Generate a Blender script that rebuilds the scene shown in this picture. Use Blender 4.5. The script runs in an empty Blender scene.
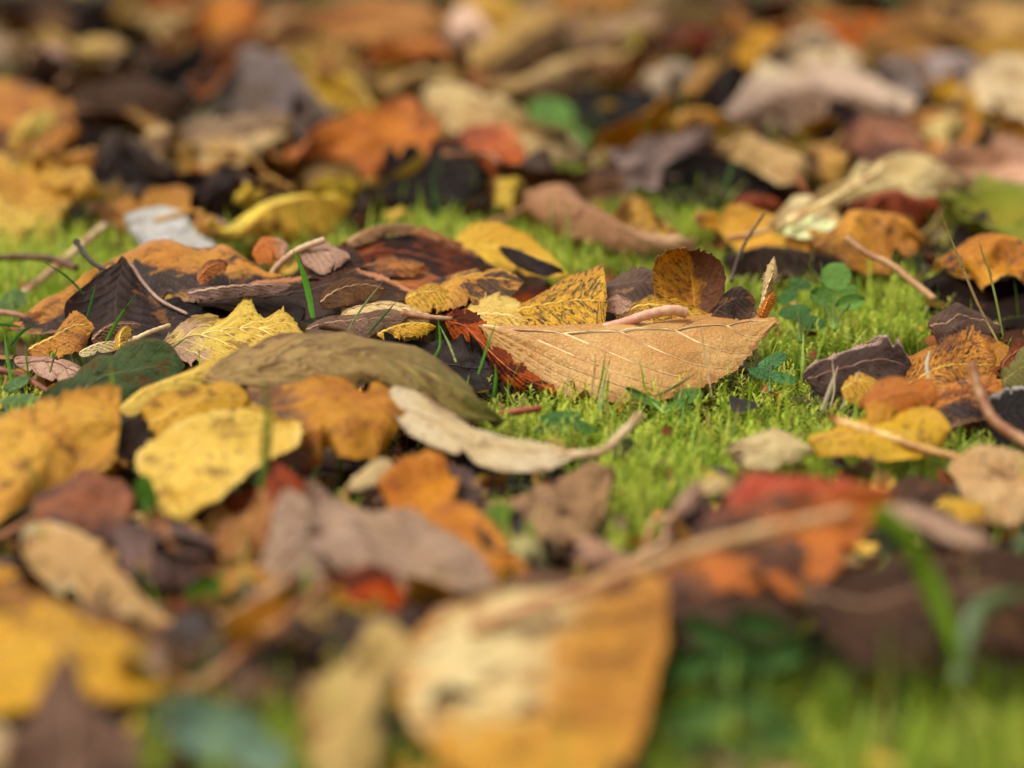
import bpy, math, random
import numpy as np
from mathutils import Vector, noise as mnoise

random.seed(7)
RNG = np.random.default_rng(11)
S = 0.01                                   # everything below is written in centimetres
scene = bpy.context.scene
COL = scene.collection

# ------------------------------------------------------------------ camera and light
CAM_H, PITCH = 26.0, math.radians(16.2)
FPX = 1024.0 * 60.0 / 17.3
FWD = np.array([0, math.cos(PITCH), -math.sin(PITCH)])
UPV = np.array([0, math.sin(PITCH), math.cos(PITCH)])
RGT = np.array([1.0, 0, 0])

cam_data = bpy.data.cameras.new("camera")
cam = bpy.data.objects.new("camera", cam_data)
COL.objects.link(cam)
cam.location = (0, 0, CAM_H * S)
cam.rotation_euler = (math.radians(90) - PITCH, 0, 0)
cam_data.sensor_width = 17.3
cam_data.lens = 60.0
cam_data.clip_start = 0.01
cam_data.clip_end = 200.0
cam_data.dof.use_dof = True
cam_data.dof.focus_distance = 0.936
cam_data.dof.aperture_fstop = 2.7
cam_data.dof.aperture_blades = 7
scene.camera = cam

SUN_EL, SUN_AZ = math.radians(66), math.radians(-105)     # high, from the left
world = bpy.data.worlds.new("World")
scene.world = world
world.use_nodes = True
wn = world.node_tree.nodes; wl = world.node_tree.links
wn.clear()
sky = wn.new("ShaderNodeTexSky"); sky.sky_type = 'NISHITA'; sky.sun_disc = False
sky.sun_elevation = SUN_EL; sky.sun_rotation = SUN_AZ
sky.dust_density = 4.0; sky.air_density = 1.0; sky.ozone_density = 1.0
hs = wn.new("ShaderNodeHueSaturation"); hs.inputs['Saturation'].default_value = 0.06
bg = wn.new("ShaderNodeBackground"); bg.inputs['Strength'].default_value = 0.14
wo = wn.new("ShaderNodeOutputWorld")
wl.new(sky.outputs[0], hs.inputs['Color']); wl.new(hs.outputs[0], bg.inputs['Color']); wl.new(bg.outputs[0], wo.inputs[0])
sd = bpy.data.lights.new("sun", 'SUN'); so = bpy.data.objects.new("sun", sd); COL.objects.link(so)
sd.energy = 1.4; sd.angle = math.radians(24); sd.color = (1.0, 0.99, 0.98)
sdir = Vector((math.sin(SUN_AZ) * math.cos(SUN_EL), math.cos(SUN_AZ) * math.cos(SUN_EL), math.sin(SUN_EL)))
so.rotation_euler = sdir.to_track_quat('Z', 'Y').to_euler()
so.location = (0, 1, 3)
vs = scene.view_settings
scene.display_settings.display_device = 'sRGB'
vs.view_transform = 'Standard'; vs.look = 'None'; vs.gamma = 1.0; vs.use_curve_mapping = False
vs.exposure = EXPOSURE = 0.52
scene.render.engine = 'CYCLES'
scene.cycles.use_denoising = True
scene.cycles.max_bounces = 6
scene.cycles.transparent_max_bounces = 4

# ------------------------------------------------------------------ placing: a pixel row and the row of the ground beneath it
def ground_y(row):
    return CAM_H / math.tan(PITCH + math.atan((row - 384.0) / FPX))

def P(px, py, g):
    """World point (cm) seen at px,py and standing over the ground that shows at row g."""
    Y = ground_y(g)
    d = FWD + RGT * ((px - 512.0) / FPX) + UPV * ((384.0 - py) / FPX)
    k = Y / d[1]
    p = d * k
    return np.array([p[0], p[1], CAM_H + p[2]])

def tag(o, label, cat, group=None):
    o["label"] = label; o["category"] = cat
    if group: o["group"] = group

def empty(name, loc):
    o = bpy.data.objects.new(name, None); COL.objects.link(o)
    o.location = loc; o.empty_display_size = 0.01
    return o

def lin(c):
    g = 0.3 * c[0] + 0.59 * c[1] + 0.11 * c[2]
    c = [min(255.0, max(2.0, g + (x - g) * 1.07)) for x in c]
    if c[0] >= c[1]: c = [c[0] * 0.985, c[1], c[2] * (0.84 if sum(c) < 260 else 0.97)]
    return tuple(((v / 255.0) / 12.92 if v / 255.0 <= 0.04045 else ((v / 255.0 + 0.055) / 1.055) ** 2.4) for v in c) + (1.0,)

# ------------------------------------------------------------------ materials
class NT:
    def __init__(self, mat):
        self.t = mat.node_tree; self.n = self.t.nodes; self.l = self.t.links
    def new(self, typ, **kw):
        nd = self.n.new(typ)
        for k, v in kw.items(): setattr(nd, k, v)
        return nd
    def put(self, sock, v):
        if hasattr(v, 'is_output') or isinstance(v, bpy.types.NodeSocket): self.l.new(v, sock)
        else: sock.default_value = v
    def math(self, op, a, b=None, c=None, clamp=False):
        nd = self.new('ShaderNodeMath', operation=op, use_clamp=clamp)
        self.put(nd.inputs[0], a)
        if b is not None: self.put(nd.inputs[1], b)
        if c is not None: self.put(nd.inputs[2], c)
        return nd.outputs[0]
    def step(self, v, lo, hi):
        nd = self.new('ShaderNodeMapRange', interpolation_type='SMOOTHSTEP')
        self.put(nd.inputs[0], v); nd.inputs[1].default_value = lo; nd.inputs[2].default_value = hi
        return nd.outputs[0]
    def mix(self, f, a, b):
        nd = self.new('ShaderNodeMix', data_type='RGBA')
        self.put(nd.inputs[0], f); self.put(nd.inputs[6], a); self.put(nd.inputs[7], b)
        return nd.outputs[2]
    def noise(self, vec, scale, detail=4.0, rough=0.6, dist=0.0):
        nd = self.new('ShaderNodeTexNoise')
        self.l.new(vec, nd.inputs['Vector'])
        nd.inputs['Scale'].default_value = scale; nd.inputs['Detail'].default_value = detail
        nd.inputs['Roughness'].default_value = rough; nd.inputs['Distortion'].default_value = dist
        return nd.outputs[0]

def cover(f):
    # noise level above which a share f of a surface lies
    from statistics import NormalDist
    return 0.5 + 0.098 * NormalDist().inv_cdf(1 - min(max(f, 0.004), 0.95))

MATS = {}
def m(base, **kw):
    d = dict(base=base); d.update(kw); return d

def leafmat(d, name="leaf_skin"):
    key = repr(sorted(d.items()))
    if key in MATS: return MATS[key]
    b = d['base']; lum = sum(b) / 3
    base2 = d.get('base2', tuple(max(0, int(v * f)) for v, f in zip(b, (0.84, 0.76, 0.64))))
    mat = bpy.data.materials.new(name); mat.use_nodes = True
    k = NT(mat); k.n.clear()
    tc = k.new('ShaderNodeTexCoord'); oi = k.new('ShaderNodeObjectInfo')
    off = k.new('ShaderNodeVectorMath', operation='SCALE'); off.inputs[0].default_value = (3.1, 7.7, 5.3)
    k.l.new(oi.outputs['Random'], off.inputs['Scale'])
    add = k.new('ShaderNodeVectorMath', operation='ADD')
    k.l.new(tc.outputs['Object'], add.inputs[0]); k.l.new(off.outputs[0], add.inputs[1])
    vec = add.outputs[0]
    sep = k.new('ShaderNodeSeparateXYZ'); k.l.new(tc.outputs['UV'], sep.inputs[0])
    u, v = sep.outputs[0], sep.outputs[1]
    s = k.math('MULTIPLY_ADD', v, 2.0, -1.0); a = k.math('ABSOLUTE', s)
    big = k.noise(vec, d.get('bs', 55.0), 4, 0.6)
    mid = k.noise(vec, 190.0, 5, 0.65)
    fine = k.noise(vec, 900.0, 3, 0.6)
    c = k.mix(k.step(big, 0.36, 0.66), lin(b), lin(base2))
    if 'half' in d:                                   # one side of the midrib has another colour
        hc, sgn = d['half'][0], d['half'][1]
        at = d['half'][2] if len(d['half']) > 2 else 0.0
        w = k.math('MULTIPLY_ADD', k.math('SUBTRACT', mid, 0.5), 0.9, k.math('MULTIPLY', s, sgn))
        sf = d.get('hsoft', 0.12); c = k.mix(k.step(w, at - sf, at + sf), c, lin(hc))
    if 'along' in d:                                  # the colour turns between two places along the leaf
        hc, t0, t1 = d['along']
        w = k.math('MULTIPLY_ADD', k.math('SUBTRACT', mid, 0.5), 0.5, u)
        if t0 < t1: f = k.step(w, t0, t1)
        else: f = k.math('SUBTRACT', 1.0, k.step(w, t1, t0))
        c = k.mix(f, c, lin(hc))
    if d.get('wear', 1):                               # every dead leaf has some browned blotches and specks
        wn_ = k.noise(vec, 85.0, 6, 0.66, 0.5)
        c = k.mix(k.math('MULTIPLY', k.step(wn_, cover(0.26), cover(0.10)), 0.82), c, lin(tuple(int(x * f) for x, f in zip(b, (0.58, 0.46, 0.36)))))
        wl_ = k.noise(vec, 120.0, 5, 0.6, 0.2)
        c = k.mix(k.math('MULTIPLY', k.step(wl_, cover(0.22), cover(0.08)), 0.35), c, lin(tuple(min(255, int(x * f + 12)) for x, f in zip(b, (1.08, 1.08, 1.1)))))
        ws_ = k.noise(vec, 420.0, 3, 0.6)
        c = k.mix(k.math('MULTIPLY', k.step(ws_, cover(0.10), cover(0.04)), 0.7), c, lin(tuple(int(x * f) for x, f in zip(b, (0.46, 0.36, 0.28)))))
    if 'patch' in d:
        pc, pa = d['patch'][0], d['patch'][1]; psc = d['patch'][2] if len(d['patch']) > 2 else 70.0
        pn = k.noise(vec, psc, 6, 0.62, 0.4)
        c = k.mix(k.step(pn, cover(pa) - 0.012, cover(pa) + 0.018), c, lin(pc))
    if 'spot' in d:
        sc, sa = d['spot'][0], d['spot'][1]; ssc = d['spot'][2] if len(d['spot']) > 2 else 330.0
        cx = k.new('ShaderNodeCombineXYZ')
        k.l.new(k.math('MULTIPLY', k.math('SUBTRACT', k.math('MULTIPLY', u, d.get('nv', 9.0)), k.math('MULTIPLY', a, d.get('vk', 2.6))), 3.4), cx.inputs[0])
        k.l.new(k.math('MULTIPLY', s, 5.5), cx.inputs[1]); k.l.new(k.math('MULTIPLY', oi.outputs['Random'], 40.0), cx.inputs[2])
        sn = k.noise(cx.outputs[0], ssc / 330.0, 4, 0.62, 0.5)
        c = k.mix(k.math('MULTIPLY', k.step(sn, cover(sa * 1.7), cover(sa * 0.8)), 0.6), c, lin(tuple(int(x * 0.5 + y * 0.35) for x, y in zip(sc, b))))
        c = k.mix(k.step(sn, cover(sa * 0.75) - 0.01, cover(sa * 0.75) + 0.02), c, lin(sc))
    if d.get('fan'):
        lane = k.math('MULTIPLY', k.math('SUBTRACT', 1.0, k.math('DIVIDE', k.math('SUBTRACT', 1.0, u), k.math('SUBTRACT', 1.0, k.math('MULTIPLY', a, d['fan'])))), d.get('nv', 9.0))
    else:
        lane = k.math('SUBTRACT', k.math('MULTIPLY', u, d.get('nv', 9.0)), k.math('MULTIPLY', a, d.get('vk', 2.6)))
    ph = k.math('FRACT', lane)
    pd = k.math('ABSOLUTE', k.math('SUBTRACT', ph, 0.5))
    vein = k.math('SUBTRACT', 1.0, k.step(pd, 0.0, d.get('vw', 0.075)))
    vein = k.math('MULTIPLY', vein, k.math('SUBTRACT', 1.0, k.step(a, 0.8, 1.0)))
    rib = k.math('SUBTRACT', 1.0, k.step(a, 0.012, 0.045))
    vm = k.math('MAXIMUM', vein, rib)
    vc = d.get('vein', tuple(min(255, int(x * 1.12 + 14)) for x in b))
    c = k.mix(k.math('MULTIPLY', vm, d.get('va', 0.5)), c, lin(vc))
    # dry darker furrow beside each vein, net of small veins
    vo = k.new('ShaderNodeTexVoronoi', feature='DISTANCE_TO_EDGE'); k.l.new(vec, vo.inputs['Vector']); vo.inputs['Scale'].default_value = 800.0
    net = k.math('SUBTRACT', 1.0, k.step(vo.outputs['Distance'], 0.0, 0.12))
    dk = tuple(int(x * 0.62) for x in b)
    c = k.mix(k.math('MULTIPLY', net, d.get('net', 0.10)), c, lin(dk))
    c = k.mix(k.math('MULTIPLY', k.step(fine, 0.52, 0.75), 0.35), c, lin(tuple(int(x * f) for x, f in zip(b, (0.72, 0.62, 0.52)))))
    ec, ea = d.get('edge', (tuple(int(x * f) for x, f in zip(b, (0.6, 0.48, 0.38))), 0.35))
    ew = k.math('MULTIPLY_ADD', k.math('SUBTRACT', mid, 0.5), 0.8, a)
    c = k.mix(k.math('MULTIPLY', k.step(ew, 0.82, 1.02), ea), c, lin(ec))
    bs = k.new('ShaderNodeBsdfPrincipled')
    k.l.new(c, bs.inputs['Base Color'])
    bs.inputs['Roughness'].default_value = d.get('rough', 0.5)
    bs.inputs['Specular IOR Level'].default_value = d.get('spec', 0.34 if lum > 100 else 0.10)
    bp = k.new('ShaderNodeBump'); bp.inputs['Strength'].default_value = d.get('bump', 0.95); bp.inputs['Distance'].default_value = 0.0008
    hgt = k.math('ADD', k.math('MULTIPLY', vm, d.get('vb', 0.3)), k.math('ADD', k.math('MULTIPLY', mid, 1.5), k.math('ADD', k.math('MULTIPLY', fine, 0.35), k.math('MULTIPLY', net, -0.12))))
    k.l.new(hgt, bp.inputs['Height']); k.l.new(bp.outputs[0], bs.inputs['Normal'])
    tr = k.new('ShaderNodeBsdfTranslucent'); k.l.new(c, tr.inputs['Color'])
    mx = k.new('ShaderNodeMixShader'); mx.inputs[0].default_value = d.get('trans', 0.26)
    k.l.new(bs.outputs[0], mx.inputs[1]); k.l.new(tr.outputs[0], mx.inputs[2])
    out = k.new('ShaderNodeOutputMaterial'); k.l.new(mx.outputs[0], out.inputs['Surface'])
    MATS[key] = mat
    return mat

def stemmat(c, c2=None, rough=0.5):
    key = ('stem', c, c2)
    if key in MATS: return MATS[key]
    mat = bpy.data.materials.new("stalk_skin"); mat.use_nodes = True
    k = NT(mat); k.n.clear()
    tc = k.new('ShaderNodeTexCoord')
    n = k.noise(tc.outputs['Object'], 160.0, 4, 0.6)
    f = k.noise(tc.outputs['Object'], 900.0, 3, 0.6)
    col = k.mix(k.step(n, 0.35, 0.65), lin(c), lin(c2 or tuple(int(x * g) for x, g in zip(c, (0.75, 0.62, 0.55)))))
    bs = k.new('ShaderNodeBsdfPrincipled'); k.l.new(col, bs.inputs['Base Color']); bs.inputs['Roughness'].default_value = rough
    bs.inputs['Specular IOR Level'].default_value = 0.35
    bp = k.new('ShaderNodeBump'); bp.inputs['Strength'].default_value = 0.5; bp.inputs['Distance'].default_value = 0.0004
    k.l.new(f, bp.inputs['Height']); k.l.new(bp.outputs[0], bs.inputs['Normal'])
    out = k.new('ShaderNodeOutputMaterial'); k.l.new(bs.outputs[0], out.inputs['Surface'])
    MATS[key] = mat
    return mat

def grassmat(name, trans=0.35, rough=0.45):
    """Green taken from the blade's own colour attribute: every blade and every moss tip has its own shade."""
    mat = bpy.data.materials.new(name); mat.use_nodes = True
    k = NT(mat); k.n.clear()
    at = k.new('ShaderNodeAttribute', attribute_name='Col')
    tc = k.new('ShaderNodeTexCoord')
    f = k.noise(tc.outputs['Object'], 500.0, 3, 0.6)
    dark = k.new('ShaderNodeMix', data_type='RGBA', blend_type='MULTIPLY'); dark.inputs[0].default_value = 1.0
    k.l.new(at.outputs['Color'], dark.inputs[6])
    mm = k.mix(f, (0.75, 0.75, 0.7, 1), (1.1, 1.1, 1.0, 1)); k.l.new(mm, dark.inputs[7])
    bs = k.new('ShaderNodeBsdfPrincipled'); k.l.new(dark.outputs[2], bs.inputs['Base Color']); bs.inputs['Roughness'].default_value = rough
    bs.inputs['Specular IOR Level'].default_value = 0.4
    tr = k.new('ShaderNodeBsdfTranslucent'); k.l.new(dark.outputs[2], tr.inputs['Color'])
    mx = k.new('ShaderNodeMixShader'); mx.inputs[0].default_value = trans
    k.l.new(bs.outputs[0], mx.inputs[1]); k.l.new(tr.outputs[0], mx.inputs[2])
    out = k.new('ShaderNodeOutputMaterial'); k.l.new(mx.outputs[0], out.inputs['Surface'])
    return mat

# ------------------------------------------------------------------ curves and surfaces
def spline(pts, n):
    """Catmull-Rom through pts, n samples evenly spaced along its length."""
    p = np.array(pts, float)
    if len(p) == 2:
        f = np.linspace(0, 1, n)[:, None]; return p[0] * (1 - f) + p[1] * f
    q = np.vstack([2 * p[0] - p[1], p, 2 * p[-1] - p[-2]])
    out = []
    for i in range(1, len(q) - 2):
        t = np.linspace(0, 1, 24, endpoint=False)[:, None]
        a, b, c, d = q[i - 1], q[i], q[i + 1], q[i + 2]
        out.append(0.5 * ((2 * b) + (-a + c) * t + (2 * a - 5 * b + 4 * c - d) * t ** 2 + (-a + 3 * b - 3 * c + d) * t ** 3))
    out = np.vstack(out + [p[-1][None]])
    L = np.concatenate([[0], np.cumsum(np.linalg.norm(np.diff(out, axis=0), axis=1))])
    x = np.linspace(0, L[-1], n)
    return np.stack([np.interp(x, L, out[:, j]) for j in range(3)], 1)

def mesh_from(name, verts, faces, mats, uvs=None, face_mats=None, smooth=True, colors=None):
    me = bpy.data.meshes.new(name)
    verts = np.asarray(verts, np.float32); nf = len(faces)
    fa = np.asarray(faces, np.int32); w = fa.shape[1]
    me.vertices.add(len(verts)); me.vertices.foreach_set('co', verts.ravel())
    me.loops.add(nf * w); me.loops.foreach_set('vertex_index', fa.ravel())
    me.polygons.add(nf)
    me.polygons.foreach_set('loop_start', np.arange(0, nf * w, w, dtype=np.int32))
    for mt in mats: me.materials.append(mt)
    if face_mats is not None: me.polygons.foreach_set('material_index', np.asarray(face_mats, np.int32))
    me.polygons.foreach_set('use_smooth', np.full(nf, smooth))
    if uvs is not None:
        ul = me.uv_layers.new(name='UVMap'); ul.data.foreach_set('uv', np.asarray(uvs, np.float32)[fa.ravel()].ravel())
    if colors is not None:
        ca = me.color_attributes.new('Col', 'FLOAT_COLOR', 'POINT')
        ca.data.foreach_set('color', np.asarray(colors, np.float32).ravel())
    me.update(calc_edges=True); me.validate()
    return me

def normals(Q):
    du = np.gradient(Q, axis=0); dv = np.gradient(Q, axis=1)
    n = np.cross(du, dv); l = np.linalg.norm(n, axis=2, keepdims=True)
    return n / np.maximum(l, 1e-9)

def waves(uu, vv, rng, n=7, lo=0.35, hi=2.2):
    h = np.zeros_like(uu)
    for _ in range(n):
        f = rng.uniform(lo, hi); an = rng.uniform(0, math.pi * 2); ph = rng.uniform(0, 6.28)
        h += np.sin((uu * math.cos(an) + vv * math.sin(an)) * f * 2.2 + ph) / (0.6 + f)
    return h / n

def blade_grid(L, R, M=None, arch=0.15, crease=0.35, wr=0.05, teeth=0.0, ragged=0.03, nt=56, ns=25, nv=9.0, vk=2.6, relief=0.012, seed=0, ends=(0.10, 0.16), curl=0.0, crump=0.0, bites=0, fan=0.0):
    rng = np.random.default_rng(seed)
    Lc, Rc = spline(L, nt), spline(R, nt)
    t = np.linspace(0, 1, nt)
    if M is None:
        Mc = (Lc + Rc) / 2
        ax = np.gradient(Mc, axis=0); sd_ = Rc - Lc
        n = np.cross(ax, sd_); n /= np.maximum(np.linalg.norm(n, axis=1, keepdims=True), 1e-9)
        if n[:, 2].mean() < 0: n = -n
        Mc = Mc + n * (arch * np.sin(math.pi * t) ** 0.7)[:, None]
    else:
        Mc = spline(M, nt)
    # close the two ends in a rounded base and a pointed tip
    w = np.ones(nt)
    a0, a1 = ends
    if a0 > 0: w *= np.where(t < a0, np.sqrt(np.clip(1 - (1 - t / a0) ** 2, 0, 1)), 1)
    if a1 > 0: w *= np.where(t > 1 - a1, np.clip((1 - t) / a1, 0, 1) ** 0.62, 1)
    w = np.maximum(w, 0.02)
    bite = [np.ones(nt), np.ones(nt)]
    for _ in range(bites):
        sd_i = int(rng.integers(2)); c0 = rng.uniform(0.12, 0.9); wd = rng.uniform(0.012, 0.045); dp = rng.uniform(0.12, 0.42)
        bite[sd_i] *= 1 - dp * np.exp(-np.abs((t - c0) / wd) ** 1.5)
    if ragged:
        for sgn in (0, 1):
            e = 1 + ragged * (waves(t * 10, t * 0, rng, 8, 0.3, 3.0) * 3.0)
            if sgn == 0: Lc = Mc + (Lc - Mc) * (w * e * bite[0])[:, None]
            else: Rc = Mc + (Rc - Mc) * (w * e * bite[1])[:, None]
    s = np.linspace(-1, 1, ns)
    half_w = np.linalg.norm(Lc - Rc, axis=1).max() / 2
    length = np.linalg.norm(np.diff(Mc, axis=0), axis=1).sum()
    S_ = s[None, :, None]; Lb, Mb, Rb = Lc[:, None], Mc[:, None], Rc[:, None]
    quad = Lb * (S_ * (S_ - 1) / 2) + Mb * (1 - S_ ** 2) + Rb * (S_ * (S_ + 1) / 2)
    lnr = np.where(S_ < 0, Mb + (Lb - Mb) * (-S_), Mb + (Rb - Mb) * S_)
    Q = quad * (1 - crease) + lnr * crease
    N = normals(Q)
    uu = (t * length)[:, None] + 0 * s[None]; vv = (s * half_w)[None] + 0 * t[:, None]
    aa = np.abs(s)[None] + 0 * t[:, None]
    h = wr * 3.0 * waves(uu, vv, rng, 9, 0.4, 1.5) + wr * 0.5 * waves(uu * 2.2, vv * 2.2, rng, 9, 0.8, 2.2)
    h *= (0.35 + 0.65 * aa)
    sz = min(1.2, max(0.15, half_w / 1.6)); crump *= sz; curl *= sz
    if crump:                                          # dry folds: sharp ridges between sagging hollows
        r1 = np.abs(waves(uu, vv * 1.4, rng, 7, 0.3, 0.9)) * 3.2; r2 = np.abs(waves(uu * 1.8, vv * 2.2, rng, 7, 0.5, 1.2)) * 3.2
        h += crump * (r1 + 0.5 * r2 - 0.6)
    if curl:                                           # edges that dried up and rolled, unevenly along the leaf
        for sgn in (-1, 1):
            c1 = curl * (rng.uniform(-0.4, 1.0) + 1.2 * waves(t * 6, t * 0 + sgn, rng, 5, 0.3, 1.2))
            e1 = np.clip(s * sgn, 0, 1) ** 3
            h += c1[:, None] * e1[None]
    t0_ = (1 - (1 - t)[:, None] / (1 - fan * aa)) * nv if fan else (t * nv)[:, None] - aa * vk
    ph = np.abs(t0_ % 1.0 - 0.5)                                   # 0 on a vein
    h += relief * (np.exp(-(ph / 0.09) ** 2) - 0.9 * np.cos(ph * 2 * math.pi) * -0.35) * (1 - aa ** 4)
    Q = Q + N * h[:, :, None]
    if teeth > 0:
        nteeth = max(10, length / 0.20)
        for col, inn in ((0, 3), (ns - 1, ns - 4)):
            o = Q[:, col] - Q[:, inn]; o = o / np.maximum(np.linalg.norm(o, axis=1, keepdims=True), 1e-6) + np.array([0, 0, 0.5 if o[:, 2].mean() > 0 else -0.2]); o /= np.maximum(np.linalg.norm(o, axis=1, keepdims=True), 1e-6)
            tw_ = t * nteeth + 0.45 * np.sin(t * 23 + col) + 0.3 * np.sin(t * 61); sw = tw_ % 1.0
            sw = sw ** 1.4 * (0.8 + 0.6 * np.sin(np.floor(tw_) * 2.3 + col)) * (rng.random(int(nteeth) + 6)[np.clip(np.floor(tw_).astype(int), 0, int(nteeth) + 5)] > 0.15)
            fw = np.minimum(1, w * 1.2)
            Q[:, col] += o * (teeth * sw * fw)[:, None]
            nx = col + (1 if col == 0 else -1)
            Q[:, nx] += o * (teeth * 0.45 * sw * fw)[:, None]
    UV = np.stack([t[:, None] + 0 * s[None], (s * 0.5 + 0.5)[None] + 0 * t[:, None]], 2)
    return Q, UV, Mc

def solid(name, Q, UV, mats, thick=0.028, origin=np.zeros(3)):
    nt, ns = Q.shape[:2]
    N = normals(Q)
    if N[..., 2].mean() < 0: N = -N
    top = (Q + N * thick / 2 - origin) * S; bot = (Q - N * thick / 2 - origin) * S
    V = np.vstack([top.reshape(-1, 3), bot.reshape(-1, 3)])
    uv = np.vstack([UV.reshape(-1, 2)] * 2)
    i = np.arange(nt - 1)[:, None] * ns + np.arange(ns - 1)[None]
    a, b, c, d = i, i + 1, i + ns + 1, i + ns
    ft = np.stack([a, b, c, d], 2).reshape(-1, 4)
    n0 = np.cross(top[1, 0] - top[0, 0], top[0, 1] - top[0, 0])
    K = nt * ns
    fb = ft[:, ::-1] + K
    # rim
    ring = list(range(0, ns)) + [r * ns + ns - 1 for r in range(1, nt)] + [(nt - 1) * ns + q for q in range(ns - 2, -1, -1)] + [r * ns for r in range(nt - 2, 0, -1)]
    ring = np.array(ring); nxt = np.roll(ring, -1)
    m_ = len(ring); base_ = 2 * K; ia = np.arange(m_); ib = np.roll(ia, -1)     # the cut edge keeps its own vertices: a thin sharp rim
    V = np.vstack([V, V[ring], V[ring + K]]); uv = np.vstack([uv, uv[ring], uv[ring + K]])
    fr = np.stack([base_ + ib, base_ + ia, base_ + m_ + ia, base_ + m_ + ib], 1)
    mid = (nt // 2, ns // 2)
    gn = np.cross(Q[mid[0], mid[1] + 1] - Q[mid], Q[mid[0] + 1, mid[1]] - Q[mid])
    F = np.vstack([ft, fb, fr])
    if gn @ N[mid] < 0: F = F[:, ::-1]
    fm = np.concatenate([np.zeros(len(ft)), np.full(len(fb), len(mats) - 1), np.zeros(len(fr))])
    return mesh_from(name, V, F, mats, uv, fm)

def tube(name, pts, r, mat, origin=np.zeros(3), n=28, k=8, r2=None, knob=0.0, smooth_pts=True):
    c = spline(pts, n) if smooth_pts else np.asarray(pts, float)
    n = len(c)
    T = np.gradient(c, axis=0); T /= np.maximum(np.linalg.norm(T, axis=1, keepdims=True), 1e-9)
    ref = np.array([0, 0, 1.0]) if abs(T[:, 2]).mean() < 0.9 else np.array([0, 1.0, 0])
    A = np.cross(T, ref); A /= np.maximum(np.linalg.norm(A, axis=1, keepdims=True), 1e-9); B = np.cross(A, T)
    rr = np.linspace(r, r if r2 is None else r2, n)
    rr = rr * (1 + 0.07 * np.sin(np.arange(n) * 1.3))
    if knob: rr[:4] *= 1 + knob * np.array([0.7, 1, 0.7, 0.3])
    th = np.linspace(0, 2 * math.pi, k, endpoint=False)
    V = c[:, None] + rr[:, None, None] * (np.cos(th)[None, :, None] * A[:, None] + np.sin(th)[None, :, None] * B[:, None])
    V = V.reshape(-1, 3)
    V = np.vstack([V, c[0] - T[0] * rr[0] * 0.5, c[-1] + T[-1] * rr[-1] * 0.5])
    F = []
    for i in range(n - 1):
        for j in range(k):
            F.append((i * k + j, i * k + (j + 1) % k, (i + 1) * k + (j + 1) % k, (i + 1) * k + j))
    e0, e1 = n * k, n * k + 1
    for j in range(k):
        F.append((e0, (j + 1) % k, j, e0)); F.append((e1, (n - 1) * k + j, (n - 1) * k + (j + 1) % k, e1))
    quads = [f for f in F if f[0] != f[3]]; tris = [f[:3] for f in F if f[0] == f[3]]
    me = bpy.data.meshes.new(name)
    me.from_pydata(((V - origin) * S).tolist(), [], quads + tris)
    for p in me.polygons: p.use_smooth = True
    me.materials.append(mat); me.update()
    return me

def child(name, me, parent):
    o = bpy.data.objects.new(name, me); COL.objects.link(o); o.parent = parent
    return o

GROUP_LEAF = "fallen autumn leaves on the ground"
NAMED = []
SEED = [100]
def pts3(lst, raise_):
    return [P(p[0], p[1], p[2] if len(p) > 2 else p[1] + raise_) for p in lst]

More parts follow.
